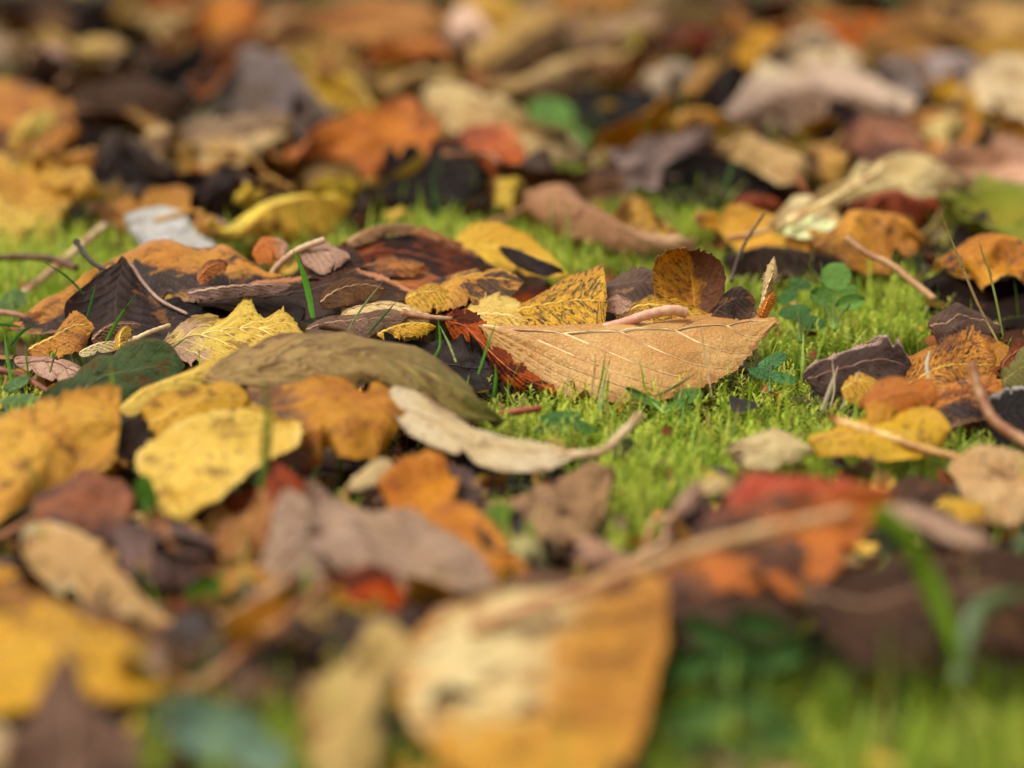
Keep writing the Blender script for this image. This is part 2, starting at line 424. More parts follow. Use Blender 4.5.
def leaf(label, mat, L, R, M=None, ht=30, hb=8, back=None, stem=None, stem_r=0.09, stem_c=None, rib=True, hero=False, fine=False, veins=0, vein_side=0, fan=0.0, vein_r=0.024, thick=0.018, cat="leaf", name="autumn_leaf", **kw):
    """One fallen leaf: blade (its two edges and, if given, its midrib are curves in space), midrib and, where it shows, stem."""
    SEED[0] += 1
    Lp, Rp = pts3(L, ht), pts3(R, hb)
    Mp = pts3(M, (ht + hb) / 2) if M else None
    nt, ns = (150, 49) if hero else ((100, 33) if fine else (44, 19))
    if not hero and not fine:
        kw.setdefault('crump', 0.24); kw.setdefault('curl', 0.45); kw.setdefault('bites', 3); kw.setdefault('ragged', 0.10); kw.setdefault('ends', (0.05, 0.11)); nt, ns = 72, 25
    elif hero:
        kw.setdefault('crump', 0.10); kw.setdefault('curl', 0.16); kw.setdefault('bites', 1)
    else:
        kw.setdefault('crump', 0.11); kw.setdefault('curl', 0.22); kw.setdefault('bites', 3); kw.setdefault('ragged', 0.05)
    kw.setdefault('seed', SEED[0]); kw.setdefault('nv', mat.get('nv', 9.0)); kw.setdefault('vk', mat.get('vk', 2.6))
    kw.setdefault('relief', 0.026 if hero or fine else 0.02)
    Q, UV, Mc = blade_grid(Lp, Rp, Mp, nt=nt, ns=ns, fan=fan, **kw)
    org = np.array([Q[..., 0].mean(), Q[..., 1].mean(), Q[..., 2].min()])
    root = empty(name, Vector(org * S)); tag(root, label, cat, GROUP_LEAF)
    mats = [leafmat(mat)] + ([leafmat(back)] if back else [])
    child("blade", solid("blade", Q, UV, mats, thick, org), root)
    vc = stem_c or mat.get('vein') or tuple(min(255, int(x * 1.05 + 6)) for x in mat['base'])
    if rib:
        mid = Q[:, ns // 2]
        nn = normals(Q)[:, ns // 2]
        nn = nn * np.where(nn[:, 2:3] < 0, -1, 1)
        pts = mid[2:-3:2] + nn[2:-3:2] * 0.008
        child("midrib", tube("midrib", pts, 0.036, stemmat(vc), org, k=6, r2=0.012, smooth_pts=False), root)
    for q in range(veins):
        for sg in ((1,) if vein_side > 0 else (-1,) if vein_side < 0 else (-1, 1)):
            u0 = (q + 0.5) / kw['nv']; aa = np.linspace(0.02, 0.95, 26); uu = 1 - (1 - u0) * (1 - fan * aa) if fan else u0 + aa * kw['vk'] / kw['nv']
            ok = uu < 0.985; aa, uu = aa[ok], uu[ok]
            if len(aa) < 5: continue
            fi = uu * (nt - 1); i0 = np.clip(fi.astype(int), 0, nt - 2); fr = (fi - i0)[:, None]
            fj = (sg * aa * 0.5 + 0.5) * (ns - 1); j0 = np.clip(fj.astype(int), 0, ns - 2); fq = (fj - j0)[:, None]
            pp = (Q[i0, j0] * (1 - fr) + Q[i0 + 1, j0] * fr) * (1 - fq) + (Q[i0, j0 + 1] * (1 - fr) + Q[i0 + 1, j0 + 1] * fr) * fq
            NN = normals(Q); NN = NN * (np.where(NN[..., 2].mean() < 0, -1, 1)); pp = pp + NN[i0, j0] * 0.012
            child("vein", tube("vein", pp, vein_r, stemmat(vc), org, k=6, r2=0.008, smooth_pts=False), root)
    if stem:
        child("stem", tube("stem", pts3(stem, ht), stem_r, stemmat(vc), org, k=9, r2=stem_r * 0.8, knob=0.35), root)
    elif not hero and not fine and random.random() < 0.3:
        d0 = Mc[0] - Mc[3]; d0 /= np.linalg.norm(d0); ln = random.uniform(1.2, 2.6)
        sp = [Mc[1], Mc[0] + d0 * ln * .4, Mc[0] + d0 * ln * .75 + np.array([random.gauss(0, .25), random.gauss(0, .25), random.gauss(0, .2)]), Mc[0] + d0 * ln + np.array([random.gauss(0, .5), random.gauss(0, .4), random.uniform(-.4, .4)])]
        for q in sp: q[2] = max(q[2], 0.05)
        child("stem", tube("stem", sp, 0.07, stemmat(tuple(int((x + y) / 2) for x, y in zip(vc, (170, 120, 80)))), org, k=7, r2=0.09), root)
    NAMED.append((root, label, org))
    return root

def stalk(name, label, cat, c, pts, r, r2=None, c2=None, knob=0.0, group=None, rz=0):
    p = [P(*q) for q in pts]
    org = np.array([p[0][0], p[0][1], min(q[2] for q in p)])
    o = bpy.data.objects.new(name, tube(name, p, r, stemmat(c, c2), org, n=40, k=9, r2=r2, knob=knob)); COL.objects.link(o)
    o.location = Vector(org * S); tag(o, label, cat, group)
    return o

GM = {}
def grass_blade(label, c, pts, w, group="single grass blades"):
    """A single folded ribbon of grass with a keel, wide at the foot and pointed at the tip."""
    p = spline([P(*q) for q in pts], 26)
    T = np.gradient(p, axis=0); T /= np.linalg.norm(T, axis=1, keepdims=True)
    view = p - np.array([0, 0, CAM_H]); A = np.cross(T, view + RNG.normal(0, 25, 3)); A /= np.linalg.norm(A, axis=1, keepdims=True)
    N = np.cross(A, T)
    t = np.linspace(0, 1, 26); ww = w * 0.5 * np.minimum(1, (1 - t) * 2.2 + 0.05) * (0.75 + 0.25 * np.minimum(1, t * 4))
    Q = np.stack([p - A * ww[:, None] + N * ww[:, None] * 0.35, p - A * ww[:, None] * .5 + N * ww[:, None] * .12, p, p + A * ww[:, None] * .5 + N * ww[:, None] * .12, p + A * ww[:, None] + N * ww[:, None] * 0.35], 1)
    UV = np.stack([t[:, None] + np.zeros((1, 5)), np.linspace(0, 1, 5)[None] + 0 * t[:, None]], 2)
    org = p[0].copy()
    mt = leafmat(m(c, base2=tuple(int(x * .85) for x in c), va=0.0, net=0.0, edge=(c, 0.0), trans=0.35, bump=0.2, rough=0.4), "blade_skin")
    o = bpy.data.objects.new("grass_blade", solid("grass_blade", Q, UV, [mt], 0.012, org)); COL.objects.link(o)
    o.location = Vector(org * S); tag(o, label, "grass blade", group)
    return o
# ================================================================== the leaves in the plane of focus
TAN = m((222, 172, 108), base2=(208, 148, 84), wear=0, vein=(242, 208, 156), va=0.95, vb=1.6, nv=5.5, fan=0.62, vw=0.05, spot=((120, 70, 40), 0.02, 300.0), edge=((150, 84, 48), 0.5), net=0.16)
RUST = m((176, 82, 26), base2=(120, 50, 22), patch=((84, 38, 22), 0.30), va=0.25)
YSPK = m((222, 166, 40), base2=(206, 140, 30), spot=((62, 38, 24), 0.36, 420.0), patch=((110, 80, 66), 0.06), va=0.4, vein=(236, 196, 90))
YPALE = m((232, 194, 104), base2=(222, 172, 72), spot=((130, 84, 48), 0.10, 420.0), vein=(244, 216, 150), va=0.6)
MOTT = m((214, 156, 52), base2=(176, 108, 36), patch=((70, 42, 28), 0.30, 110.0), spot=((48, 30, 22), 0.22, 300.0))
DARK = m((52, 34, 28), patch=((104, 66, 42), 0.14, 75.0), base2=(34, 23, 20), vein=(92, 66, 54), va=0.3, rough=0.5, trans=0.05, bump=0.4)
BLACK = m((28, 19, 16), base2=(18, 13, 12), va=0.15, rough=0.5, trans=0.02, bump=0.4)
PURP = m((98, 74, 64), patch=((134, 98, 72), 0.14, 75.0), base2=(64, 46, 44), vein=(128, 100, 92), va=0.4, rough=0.5, trans=0.08, bump=0.4)
ORBLK = m((204, 138, 44), base2=(190, 116, 40), half=((50, 34, 31), 1.0, 0.12), patch=((42, 29, 27), 0.22, 80.0), spot=((44, 32, 28), 0.10, 240.0), edge=((206, 150, 110), 0.35), vein=(120, 84, 50), va=0.25)
YELL = m((226, 180, 44), base2=(214, 158, 34), spot=((150, 96, 36), 0.05), vein=(240, 205, 100), va=0.5)
OLIVE = m((176, 138, 82), base2=(146, 112, 56), patch=((120, 80, 46), 0.16, 60.0), spot=((92, 66, 40), 0.12), along=((112, 108, 40), 0.45, 0.95), va=0.3, vein=(170, 146, 84))
ORANGE = m((210, 132, 28), base2=(190, 104, 22), va=0.35)
BEIGE = m((214, 178, 132), base2=(186, 146, 104), va=0.45)
CREAM = m((232, 206, 160), base2=(214, 182, 130), va=0.4)
BROWN = m((136, 98, 76), base2=(104, 72, 56), va=0.4, vein=(176, 140, 112))
PINKB = m((190, 146, 122), base2=(160, 116, 94), vein=(214, 176, 150), va=0.6)
def v(mat, **kw):
    d = dict(mat); d.update(kw); return d

leaf("large tan leaf lying sharp in focus on the moss, veined underside up", TAN,
     [(480,326,372),(540,325,360),(620,321,352),(700,312,350),(745,310,352),(776,317,366)],
     [(480,327,378),(496,352,382),(522,374,388),(554,392,395),(600,400,402),(645,403,404),(692,389,396),(732,371,387),(754,348,377),(777,320,367)],
     M=[(479,326,376),(540,331,380),(620,330,380),(700,325,376),(777,319,367)], hero=True, veins=5, vein_side=1, fan=0.62, vein_r=0.036, bites=0, crump=0.03, curl=0.0, wr=0.04, relief=0.05, crease=0.75, ends=(0.03, 0.0), ragged=0.015, teeth=0.114, thick=0.03)
leaf("rusty orange leaf curling out under the left end of the large tan leaf", RUST,
     [(444,312,368),(470,310,368),(492,330,376),(520,362,388),(558,392,397)], [(446,330,372),(468,352,376),(508,384,390),(558,396,399)], fine=True, arch=0.15, ends=(0.08, 0.05), teeth=0.095)
leaf("speckled golden leaf with a torn upright end behind the large tan leaf", YSPK,
     [(505,306,350),(535,294,348),(562,280,346),(586,268,345),(606,265,348)], [(510,332,368),(540,333,370),(580,333,370),(607,331,370)],
     M=[(500,318,356),(540,306,356),(575,297,356),(606,300,362)], fine=True, ends=(0.1, 0.02), teeth=0.209, wr=0.06)
leaf("pale yellow veined leaf left of the speckled golden leaf", YPALE,
     [(464,305,352),(490,297,350),(515,302,350),(545,318,358),(566,329,366)], [(468,328,368),(500,331,370),(540,333,370),(566,331,368)],
     M=[(460,318,360),(500,313,360),(540,324,364),(566,330,367)], fine=True, teeth=0.152)
leaf("mottled yellow and brown leaf resting above the pale yellow veined leaf", MOTT,
     [(430,290,336),(455,272,330),(490,264,328),(522,270,332)], [(430,308,356),(470,304,354),(522,299,350)], fine=True, teeth=0.152, wr=0.08)
leaf("upright cupped leaf, golden speckled left half and purple brown right half", m((214, 152, 40), base2=(190, 120, 30), half=((108, 66, 58), 1.0, 0.15), spot=((80, 44, 26), 0.26, 420.0), va=0.25, edge=((70, 44, 40), 0.5)),
     [(668,322,364),(660,306,357),(654,288,352),(655,268,350),(668,253,350),(682,249,350)], [(712,322,362),(722,305,360),(727,282,358),(722,264,356),(706,251,352),(690,248,350)],
     M=[(692,321,358),(694,300,350),(692,278,346),(688,260,345),(686,249,349)], fine=True, ends=(0.1, 0.10), wr=0.05, teeth=0.095)
leaf("golden leaf spotted with dark brown lying at the foot of the cupped leaf", v(YSPK, along=((70, 44, 30), 0.3, 0.0)),
     [(616,308,358),(640,295,351),(668,291,350),(700,304,354),(722,319,362)], [(616,322,366),(650,322,368),(690,326,369),(722,326,368)],
     M=[(614,314,360),(650,304,358),(690,312,360),(722,321,363)], fine=True, teeth=0.190)
stalk("leaf_stalk", "thick pinkish bare stalk behind the upper edge of the large tan leaf", "stalk", (216, 172, 140), [(604,328,370),(625,322,372),(650,314,372),(672,310,371),(686,313,370)], 0.12, 0.15, (196, 138, 112))
leaf("grey purple flat leaf standing behind the speckled golden leaf", PURP,
     [(600,274,336),(632,268,333),(662,271,336)], [(596,306,358),(630,308,358),(664,302,355)], fine=True, ends=(0.05, 0.05))
leaf("small pink tan leaf scrap below the grey purple flat leaf", PINKB, [(604,298,352),(618,294,350),(632,300,352)], [(604,312,360),(618,314,360),(632,312,360)], fine=True)
leaf("bright yellow leaf with a brown blotch standing behind the litter", v(YELL, patch=((120, 66, 26), 0.06, 60.0)),
     [(448,244,286),(466,226,282),(494,221,282),(522,230,284),(547,248,290),(573,275,298)], [(458,264,298),(490,272,300),(530,276,300),(573,279,301)],
     M=[(446,256,290),(490,246,288),(532,256,292),(573,277,300)], fine=True, teeth=0.095)
leaf("blackish brown leaf rolled into a tube on the bright yellow leaf", v(BLACK, base=(42, 29, 26)),
     [(498,244,300),(520,256,306),(542,263,312),(564,268,314)], [(499,253,304),(518,267,312),(540,275,318),(563,277,320)], arch=0.35, fine=True, wr=0.08)
leaf("dark rust leaf with a tan folded rim, highest of the heap", v(RUST, base=(140, 68, 34), base2=(86, 46, 34), patch=((52, 34, 30), 0.34), half=((182, 126, 82), -1.0, 0.80)),
     [(335,247,304),(380,233,298),(418,224,294),(436,230,294),(466,252,298),(496,268,302)], [(335,276,322),(400,280,324),(450,280,320),(496,281,314)],
     M=[(333,260,308),(400,250,306),(450,262,308),(496,273,306)], fine=True, wr=0.07, teeth=0.095)
leaf("orange brown leaf band beneath the dark rust leaf", v(RUST, base=(190, 112, 50), base2=(150, 78, 36), patch=((64, 38, 28), 0.16)),
     [(385,270,320),(440,266,318),(502,274,322)], [(392,300,344),(440,306,348),(494,292,340)], fine=True, teeth=0.114, wr=0.07)
leaf("amber yellow leaf piece in front of the orange brown leaf band", v(YELL, base=(206, 150, 36), spot=((80, 50, 26), 0.2)),
     [(405,290,344),(430,284,340),(452,292,344)], [(404,308,356),(430,310,358),(452,305,354)], fine=True, teeth=0.07)
leaf("big orange leaf blotched with black, arching over the left litter", ORBLK,
     [(10,322,345),(36,300,338),(62,284,332),(110,255,322),(160,244,318),(205,247,318),(245,255,321),(282,264,325)],
     [(12,329,352),(60,331,354),(110,322,354),(160,304,350),(225,294,346),(282,287,343)],
     M=[(8,326,349),(60,308,344),(110,284,338),(160,268,334),(220,270,335),(282,276,337)], hero=True, wr=0.06, teeth=0.08, crump=0.16, curl=0.2, crease=0.25, stem=[(76,241,326),(83,252,332),(94,264,336),(112,273,340)], stem_r=0.07, stem_c=(52, 36, 34), rib=False, arch=0.2)
leaf("dark purple leaf hanging as a fold under the big blotched leaf", v(DARK, base=(52, 36, 35), base2=(36, 25, 25)),
     [(121,264,338),(95,280,345),(72,297,352),(64,310,356),(70,332,362),(90,347,368)],
     [(128,262,338),(142,280,344),(162,300,352),(187,313,357),(198,332,364),(190,346,368)],
     M=[(125,262,338),(118,292,348),(116,312,354),(120,332,362),(132,352,370)], hero=True, wr=0.05, ends=(0.05, 0.0), rib=False,
     stem=[(120,263,338),(132,266,340),(142,281,345),(160,300,353),(187,314,359)], stem_r=0.055, stem_c=(170, 138, 120), ragged=0.02)
leaf("dark brown leaf darkened as the shadow gap below the big blotched leaf", v(BLACK, base=(40, 30, 28)),
     [(160,296,348),(230,292,346),(300,292,346)], [(175,330,358),(240,330,358),(310,326,358)], arch=-0.2)  # the very dark colour carries the shade of the black gap
leaf("dark leaf with a pale pinkish rim under the curled stalk", v(DARK, base=(66, 42, 30), base2=(38, 26, 24), edge=((178, 128, 102), 0.0), half=((176, 116, 82), -1.0, 0.76)),
     [(186,291,345),(245,286,342),(310,275,338),(362,272,336),(424,285,342)], [(225,314,354),(280,318,356),(340,312,354),(412,306,354)],
     M=[(200,303,350),(280,291,347),(345,283,345),(418,294,347)], hero=True, wr=0.06, teeth=0.05, crump=0.16, curl=0.15)
stalk("leaf_stalk", "pale curled leaf stalk hooking down over the dark leaves", "stalk", (206, 170, 132), [(271,284,334),(273,272,334),(284,260,334),(300,249,333),(324,240,332)], 0.085, 0.10, (182, 138, 104))
leaf("small ribbed pinkish leaf curling from the pale curled stalk", v(PINKB, nv=6.0, va=0.7),
     [(302,242,328),(320,238,326),(338,245,328),(352,256,332)], [(300,258,336),(312,268,338),(326,272,340),(346,262,336)], fine=True, wr=0.07, ends=(0.1, 0.1))
leaf("small orange leaf with a pale corner left of the pale curled stalk", v(ORANGE, base=(196, 112, 34), along=((206, 160, 130), 0.5, 0.9)),
     [(252,248,318),(266,236,316),(284,238,318)], [(254,262,326),(272,262,328),(292,256,326)], fine=True)
leaf("crinkled dark brown leaf between the curled stalk and the dark rust leaf", v(DARK, base=(74, 42, 30)),
     [(300,258,326),(330,250,322),(362,246,320)], [(300,282,340),(335,282,342),(365,276,338)], fine=True, wr=0.09)
leaf("pale yellow saw edged leaf with a pinkish grey left half", m((226, 190, 78), base2=(214, 170, 60), along=((186, 146, 118), 0.42, 0.22), spot=((96, 60, 40), 0.10, 420.0), vein=(240, 214, 130), va=0.5, nv=8.0),
     [(158,346,372),(184,316,360),(205,312,358),(224,317,360),(236,306,357),(248,298,354),(262,318,362),(282,311,362),(303,330,370)],
     [(166,352,376),(195,364,381),(228,356,380),(262,348,378),(303,343,378)],
     M=[(156,350,374),(200,335,369),(250,328,368),(303,336,373)], hero=True, teeth=0.20, wr=0.05, ends=(0.06, 0.04), veins=6)
leaf("narrow beige leaf with a saw edge lying across the middle", v(CREAM, base=(226, 190, 130)),
     [(338,316,362),(345,301,357),(374,297,355),(402,301,357),(436,313,364)], [(344,320,367),(390,321,368),(436,320,368)], fine=True, teeth=0.190, stem=[(402,313,366),(426,317,369),(452,319,370)], stem_r=0.09, stem_c=(190, 150, 110))
leaf("folded brown grey leaf in front of the narrow beige leaf", BROWN,
     [(302,326,368),(330,315,365),(370,312,365),(408,313,365)], [(308,336,376),(350,339,378),(382,334,376),(408,322,370)], fine=True, wr=0.06)
leaf("small butter yellow leaf scrap with a jagged edge under the beige leaf", v(YELL, base=(228, 174, 40)),
     [(374,332,374),(404,322,370),(436,323,371)], [(380,338,378),(408,337,378),(436,331,374)], fine=True, teeth=0.07)
leaf("black brown leaf in the hollow left of the rusty orange leaf", v(BLACK, base=(44, 32, 28)),
     [(380,336,378),(430,330,376),(480,340,380)], [(400,372,396),(450,392,402),(505,396,404)], arch=-0.15)  # shadow under the rusty leaf is put into this near black colour
leaf("small ochre leaf with a brown tip standing beside the dark purple fold", v(YELL, base=(206, 140, 36), base2=(180, 110, 44), spot=((90, 50, 26), 0.16)),
     [(26,346,372),(50,331,366),(68,313,362),(80,311,362),(94,324,366)], [(30,356,378),(60,354,378),(80,348,376),(94,334,370)], fine=True, teeth=0.07, wr=0.07)
leaf("ribbed pinkish tan leaf piece below the small ochre leaf", v(PINKB, base=(206, 160, 136), vein=(130, 84, 66), nv=4.0, vk=0.6),
     [(10,356,380),(48,354,379),(74,360,381),(90,370,386)], [(20,370,387),(52,380,392),(78,390,397),(90,386,394)], fine=True, wr=0.03)
stalk("twig", "reddish brown twig lying at the left edge of the picture", "twig", (146, 84, 58), [(-12,368,384),(12,373,388),(34,383,394),(52,395,400)], 0.10, 0.08)
leaf("narrow cream dry leaf strip with a thin stalk beside the saw edged leaf", v(CREAM, base=(222, 206, 158)),
     [(78,350,378),(98,344,375),(120,342,375),(138,338,374)], [(80,358,382),(100,354,380),(122,349,378),(138,341,376)], fine=True, stem=[(134,340,375),(150,332,372),(170,325,369)], stem_r=0.07, stem_c=(222, 196, 150))
leaf("tiny yellow brown leaf standing on the narrow cream strip", v(YELL, base=(196, 150, 60)), [(112,350,380),(114,334,374),(122,324,370),(130,326,370)], [(128,352,382),(128,342,378),(130,336,374),(134,330,372)], fine=True)
leaf("dark green leaf behind the curved yellow leaf", m((74, 86, 48), base2=(58, 68, 40), va=0.1, vein=(92, 104, 62), edge=((104, 80, 50), 0.7), patch=((92, 72, 44), 0.2, 70.0)),
     [(40,412,424),(66,380,412),(92,356,402),(125,350,400),(160,351,400),(182,364,404)], [(58,420,428),(100,414,428),(150,406,424),(182,380,412)], rib=True)
stalk("straw", "pale beige straw leaning on the far grass at left", "straw", (208, 182, 138), [(20,296,302),(60,264,282),(104,226,258)], 0.13, 0.13)
stalk("leaf_stalk", "dark brown bare stalk lying over the far grass at left", "stalk", (112, 78, 60), [(-20,259,296),(20,257,296),(52,259,298),(76,268,304)], 0.09, 0.11)
stalk("straw", "short pink beige straw at the left edge below the blotched leaf", "straw", (206, 166, 138), [(-10,312,332),(8,313,334),(24,316,338)], 0.10, 0.06)
leaf("greyish white leaf lying pale on the far grass", m((214, 205, 200), base2=(190, 180, 172), va=0.2, edge=((150, 150, 120), 0.3)),
     [(120,214,250),(150,206,246),(176,213,248),(192,232,256),(216,248,264)], [(140,248,262),(165,254,266),(214,256,267)])
# right of the focus plane
leaf("dark brown crumpled leaf scrap between cupped leaf and clover", v(DARK, base=(84, 56, 42)), [(708,318,364),(718,298,358),(735,285,354),(752,286,354)], [(712,324,368),(735,322,368),(756,318,366)], fine=True, wr=0.09)
leaf("pale dried bract sticking up at the tip of the large tan leaf", v(CREAM, base=(222, 188, 130)), [(757,314,364),(762,290,360),(768,268,358),(772,256,357)], [(764,314,364),(774,290,361),(778,276,359),(776,258,357)], fine=True, wr=0.05, teeth=0.152)
leaf("small orange leaf strip beside the pale dried bract", v(ORANGE, base=(206, 128, 34)), [(756,316,366),(762,300,362),(770,290,360)], [(766,318,366),(774,304,363),(776,294,361)], fine=True)
stalk("twig", "thin dark twig rising behind the dark crumpled scrap", "twig", (84, 64, 52), [(731,282,330),(738,258,326),(748,238,322),(764,214,318)], 0.05, 0.035)
stalk("leaf_stalk", "reddish brown stalk slanting to a pale tip above the clover", "stalk", (150, 98, 62), [(846,238,308),(868,254,312),(890,264,316),(914,283,322),(934,299,328)], 0.10, 0.11, (178, 134, 90))
leaf("dark purple brown leaf with a pale saw edge propped on the moss", m((84, 62, 60), base2=(62, 44, 44), half=((204, 166, 146), -1.0, 0.80), vein=(140, 106, 90), va=0.4, patch=((120, 84, 60), 0.10), nv=6.0),
     [(808,372,402),(832,354,396),(862,344,392),(892,331,388),(914,352,394)], [(818,394,412),(850,396,414),(885,400,416),(916,392,410)],
     M=[(806,380,406),(850,366,404),(885,360,402),(916,370,400)], fine=True, teeth=0.133, wr=0.06)
leaf("yellow orange scrap in front of the dark saw edged leaf", v(YELL, base=(206, 150, 40), spot=((84, 56, 36), 0.2)), [(842,384,414),(856,370,408),(874,374,410),(888,386,414)], [(842,398,420),(862,404,422),(888,404,422)], fine=True, teeth=0.07)
leaf("orange leaf with rows of black specks right of the dark saw edged leaf", v(YSPK, base=(212, 138, 34), base2=(180, 110, 30), patch=((60, 44, 38), 0.16)),
     [(906,372,404),(935,348,394),(968,335,388),(994,346,393)], [(918,402,420),(950,398,418),(996,376,408)], M=[(904,384,410),(948,366,404),(996,360,400)], fine=True, teeth=0.152)
leaf("crooked dark and orange leaf below the black specked orange leaf", v(ORBLK, base=(200, 120, 40)), [(920,398,420),(955,382,414),(990,376,410),(1012,390,414)], [(930,424,434),(970,420,432),(1012,408,424)], fine=True, wr=0.08)
leaf("brown shrivelled leaf arched on the moss right of the clover", v(BROWN, base=(104, 76, 68), base2=(78, 56, 52)),
     [(926,318,352),(940,303,346),(957,294,342),(975,306,346),(1006,322,354)], [(934,338,366),(950,352,374),(966,340,368),(985,332,364),(1006,340,366)], fine=True, wr=0.10, rib=True)
leaf("rusty brown leaf cut by the right edge at mid height", v(RUST, base=(140, 82, 44)), [(1000,362,400),(1012,340,392),(1034,326,386),(1060,322,384)], [(1002,378,406),(1020,372,406),(1060,366,404)])
leaf("olive green leaf at the right edge above the black hollow leaf", m((134, 124, 56), base2=(112, 100, 44)), [(1000,372,410),(1020,354,402),(1050,344,398)], [(1004,394,418),(1024,390,416),(1050,384,414)])
leaf("black hollow leaf with a pale rim at the right edge", v(BLACK, half=((186, 170, 160), -1.0, 0.88)), [(985,408,432),(1004,388,424),(1024,388,424),(1060,392,426)], [(990,436,444),(1020,444,450),(1060,444,450)], fine=True)
# ================================================================== out of focus, in front
leaf("large olive brown leaf arching across the middle, blurred", OLIVE,
     [(204,370,424),(258,343,418),(318,335,416),(380,338,416),(438,354,420),(478,384,428),(503,418,438)], [(214,392,438),(300,384,440),(380,388,444),(440,412,448),(503,424,442)],
     M=[(202,382,434),(300,358,436),(380,358,436),(450,384,440),(505,420,440)], fine=True, ends=(0.06, 0.08), teeth=0.10, crump=0.18, curl=0.3, crease=0.3, veins=7, vein_r=0.03)
leaf("curved yellow leaf rim sweeping up to the olive brown leaf", v(YELL, base=(226, 186, 84), base2=(214, 168, 66)),
     [(104,424,454),(138,393,440),(180,371,428),(224,353,417),(285,338,408)], [(114,432,458),(150,408,450),(190,396,440),(232,386,430),(285,366,420)], fine=True, arch=0.25, ends=(0.04, 0.05))
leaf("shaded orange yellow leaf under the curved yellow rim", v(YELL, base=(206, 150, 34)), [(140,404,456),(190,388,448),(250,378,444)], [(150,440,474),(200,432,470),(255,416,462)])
leaf("dark leaf standing in for shade beneath the curved yellow rim", v(BLACK, base=(50, 30, 18)), [(104,416,462),(125,408,458),(150,412,460)], [(104,458,484),(125,462,486),(150,450,480)])  # dark hole under the rim: its shade is made as a leaf
leaf("golden yellow pointed leaf tipping towards the viewer, left of centre", v(YELL, base=(234, 194, 92), base2=(224, 176, 66), spot=((160, 96, 46), 0.10, 300.0), edge=((236, 206, 130), 0.4)),
     [(270,408,470),(224,412,472),(176,430,480),(140,460,492),(150,500,516),(177,539,543)], [(300,424,476),(298,446,490),(262,472,506),(222,500,522),(194,520,534),(179,539,543)],
     M=[(284,420,472),(240,440,488),(206,466,500),(186,500,518),(178,539,543)], fine=True, ends=(0.05, 0.05), arch=0.2, bites=0, teeth=0.14, crump=0.12, veins=7)
leaf("orange yellow leaf leaning in from the left edge", v(ORANGE, base=(222, 166, 62), base2=(204, 138, 44), spot=((140, 86, 36), 0.14), patch=((150, 92, 40), 0.10, 60.0)),
     [(120,398,464),(72,400,468),(20,428,482),(-40,470,500)], [(119,456,494),(72,472,504),(28,500,520),(-40,545,550)], arch=0.15, ends=(0.02, 0.0), bites=2, curl=0.3, crump=0.16, teeth=0.10)
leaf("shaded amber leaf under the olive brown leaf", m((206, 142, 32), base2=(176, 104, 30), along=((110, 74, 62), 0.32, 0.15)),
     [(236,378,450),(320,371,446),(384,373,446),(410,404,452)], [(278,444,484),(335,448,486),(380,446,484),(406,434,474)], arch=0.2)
leaf("creamy white leaf strip ending in a bent stalk right of the olive leaf", v(CREAM, base=(226, 200, 164), patch=((176, 140, 110), 0.12)),
     [(384,380,447),(430,398,453),(480,423,462),(524,436,468),(580,452,476)], [(396,434,474),(440,450,482),(482,466,490),(524,472,492),(580,464,484)], fine=True, arch=0.15,
     stem=[(556,456,480),(600,452,480),(622,434,478),(641,414,476)], stem_r=0.13, stem_c=(212, 180, 140))
leaf("folded tan leaf with a dark hollow under the creamy strip", v(BROWN, base=(172, 128, 84), base2=(136, 96, 62)),
     [(468,478,508),(510,492,516),(550,478,508),(610,452,494)], [(480,520,540),(530,534,546),(580,536,546),(614,500,520)], M=[(466,500,520),(530,500,524),(580,496,520),(614,470,502)], arch=0.3, wr=0.10)
leaf("dark purple leaf piece left of the folded tan leaf", v(PURP, base=(78, 58, 58)), [(430,450,490),(452,440,486),(476,462,494)], [(436,520,530),(462,530,536),(486,520,532)])
leaf("deep orange leaf lobe below the shaded amber leaf", v(ORANGE, base=(212, 138, 20)), [(374,470,510),(404,446,500),(440,446,500),(458,470,508)], [(392,520,534),(420,522,534),(446,512,530),(458,486,516)], arch=0.2, ragged=0.22, bites=5, ends=(0.05,0.3))
leaf("orange leaf tongue reaching down to the beige grey leaf", v(ORANGE, base=(206, 132, 24), spot=((140, 80, 20), 0.16, 200.0)), [(428,506,536),(462,506,536),(500,535,552),(526,572,580)], [(438,552,568),(474,576,582),(506,584,590),(528,580,586)], arch=0.15)
leaf("beige grey pointed leaf sprawling over the centre foreground", v(PINKB, base=(186, 148, 116), base2=(160, 126, 106), va=0.3),
     [(262,566,592),(284,520,572),(300,473,546),(345,500,556),(400,520,562),(460,545,576),(500,582,598)], [(272,594,606),(320,572,604),(370,575,608),(430,594,616),(500,602,616)],
     M=[(258,580,600),(300,536,588),(370,540,590),(440,566,598),(500,592,606)], wr=0.10, arch=0.3)
leaf("rust orange leaf glowing in the gap under the beige grey leaf", v(RUST, base=(190, 76, 18), base2=(160, 56, 16)), [(326,586,622),(360,574,618),(402,582,620)], [(334,616,634),(365,632,642),(400,620,636)])
leaf("tan blurred leaf with a pale rim at left above the yellow leaf", v(BEIGE, base=(204, 160, 102), base2=(190, 142, 84), edge=((226, 204, 156), 0.6)),
     [(10,526,562),(50,514,556),(100,538,570),(150,574,596),(190,618,632)], [(32,572,592),(80,600,608),(120,612,624),(165,636,642),(190,630,638)], arch=0.3)
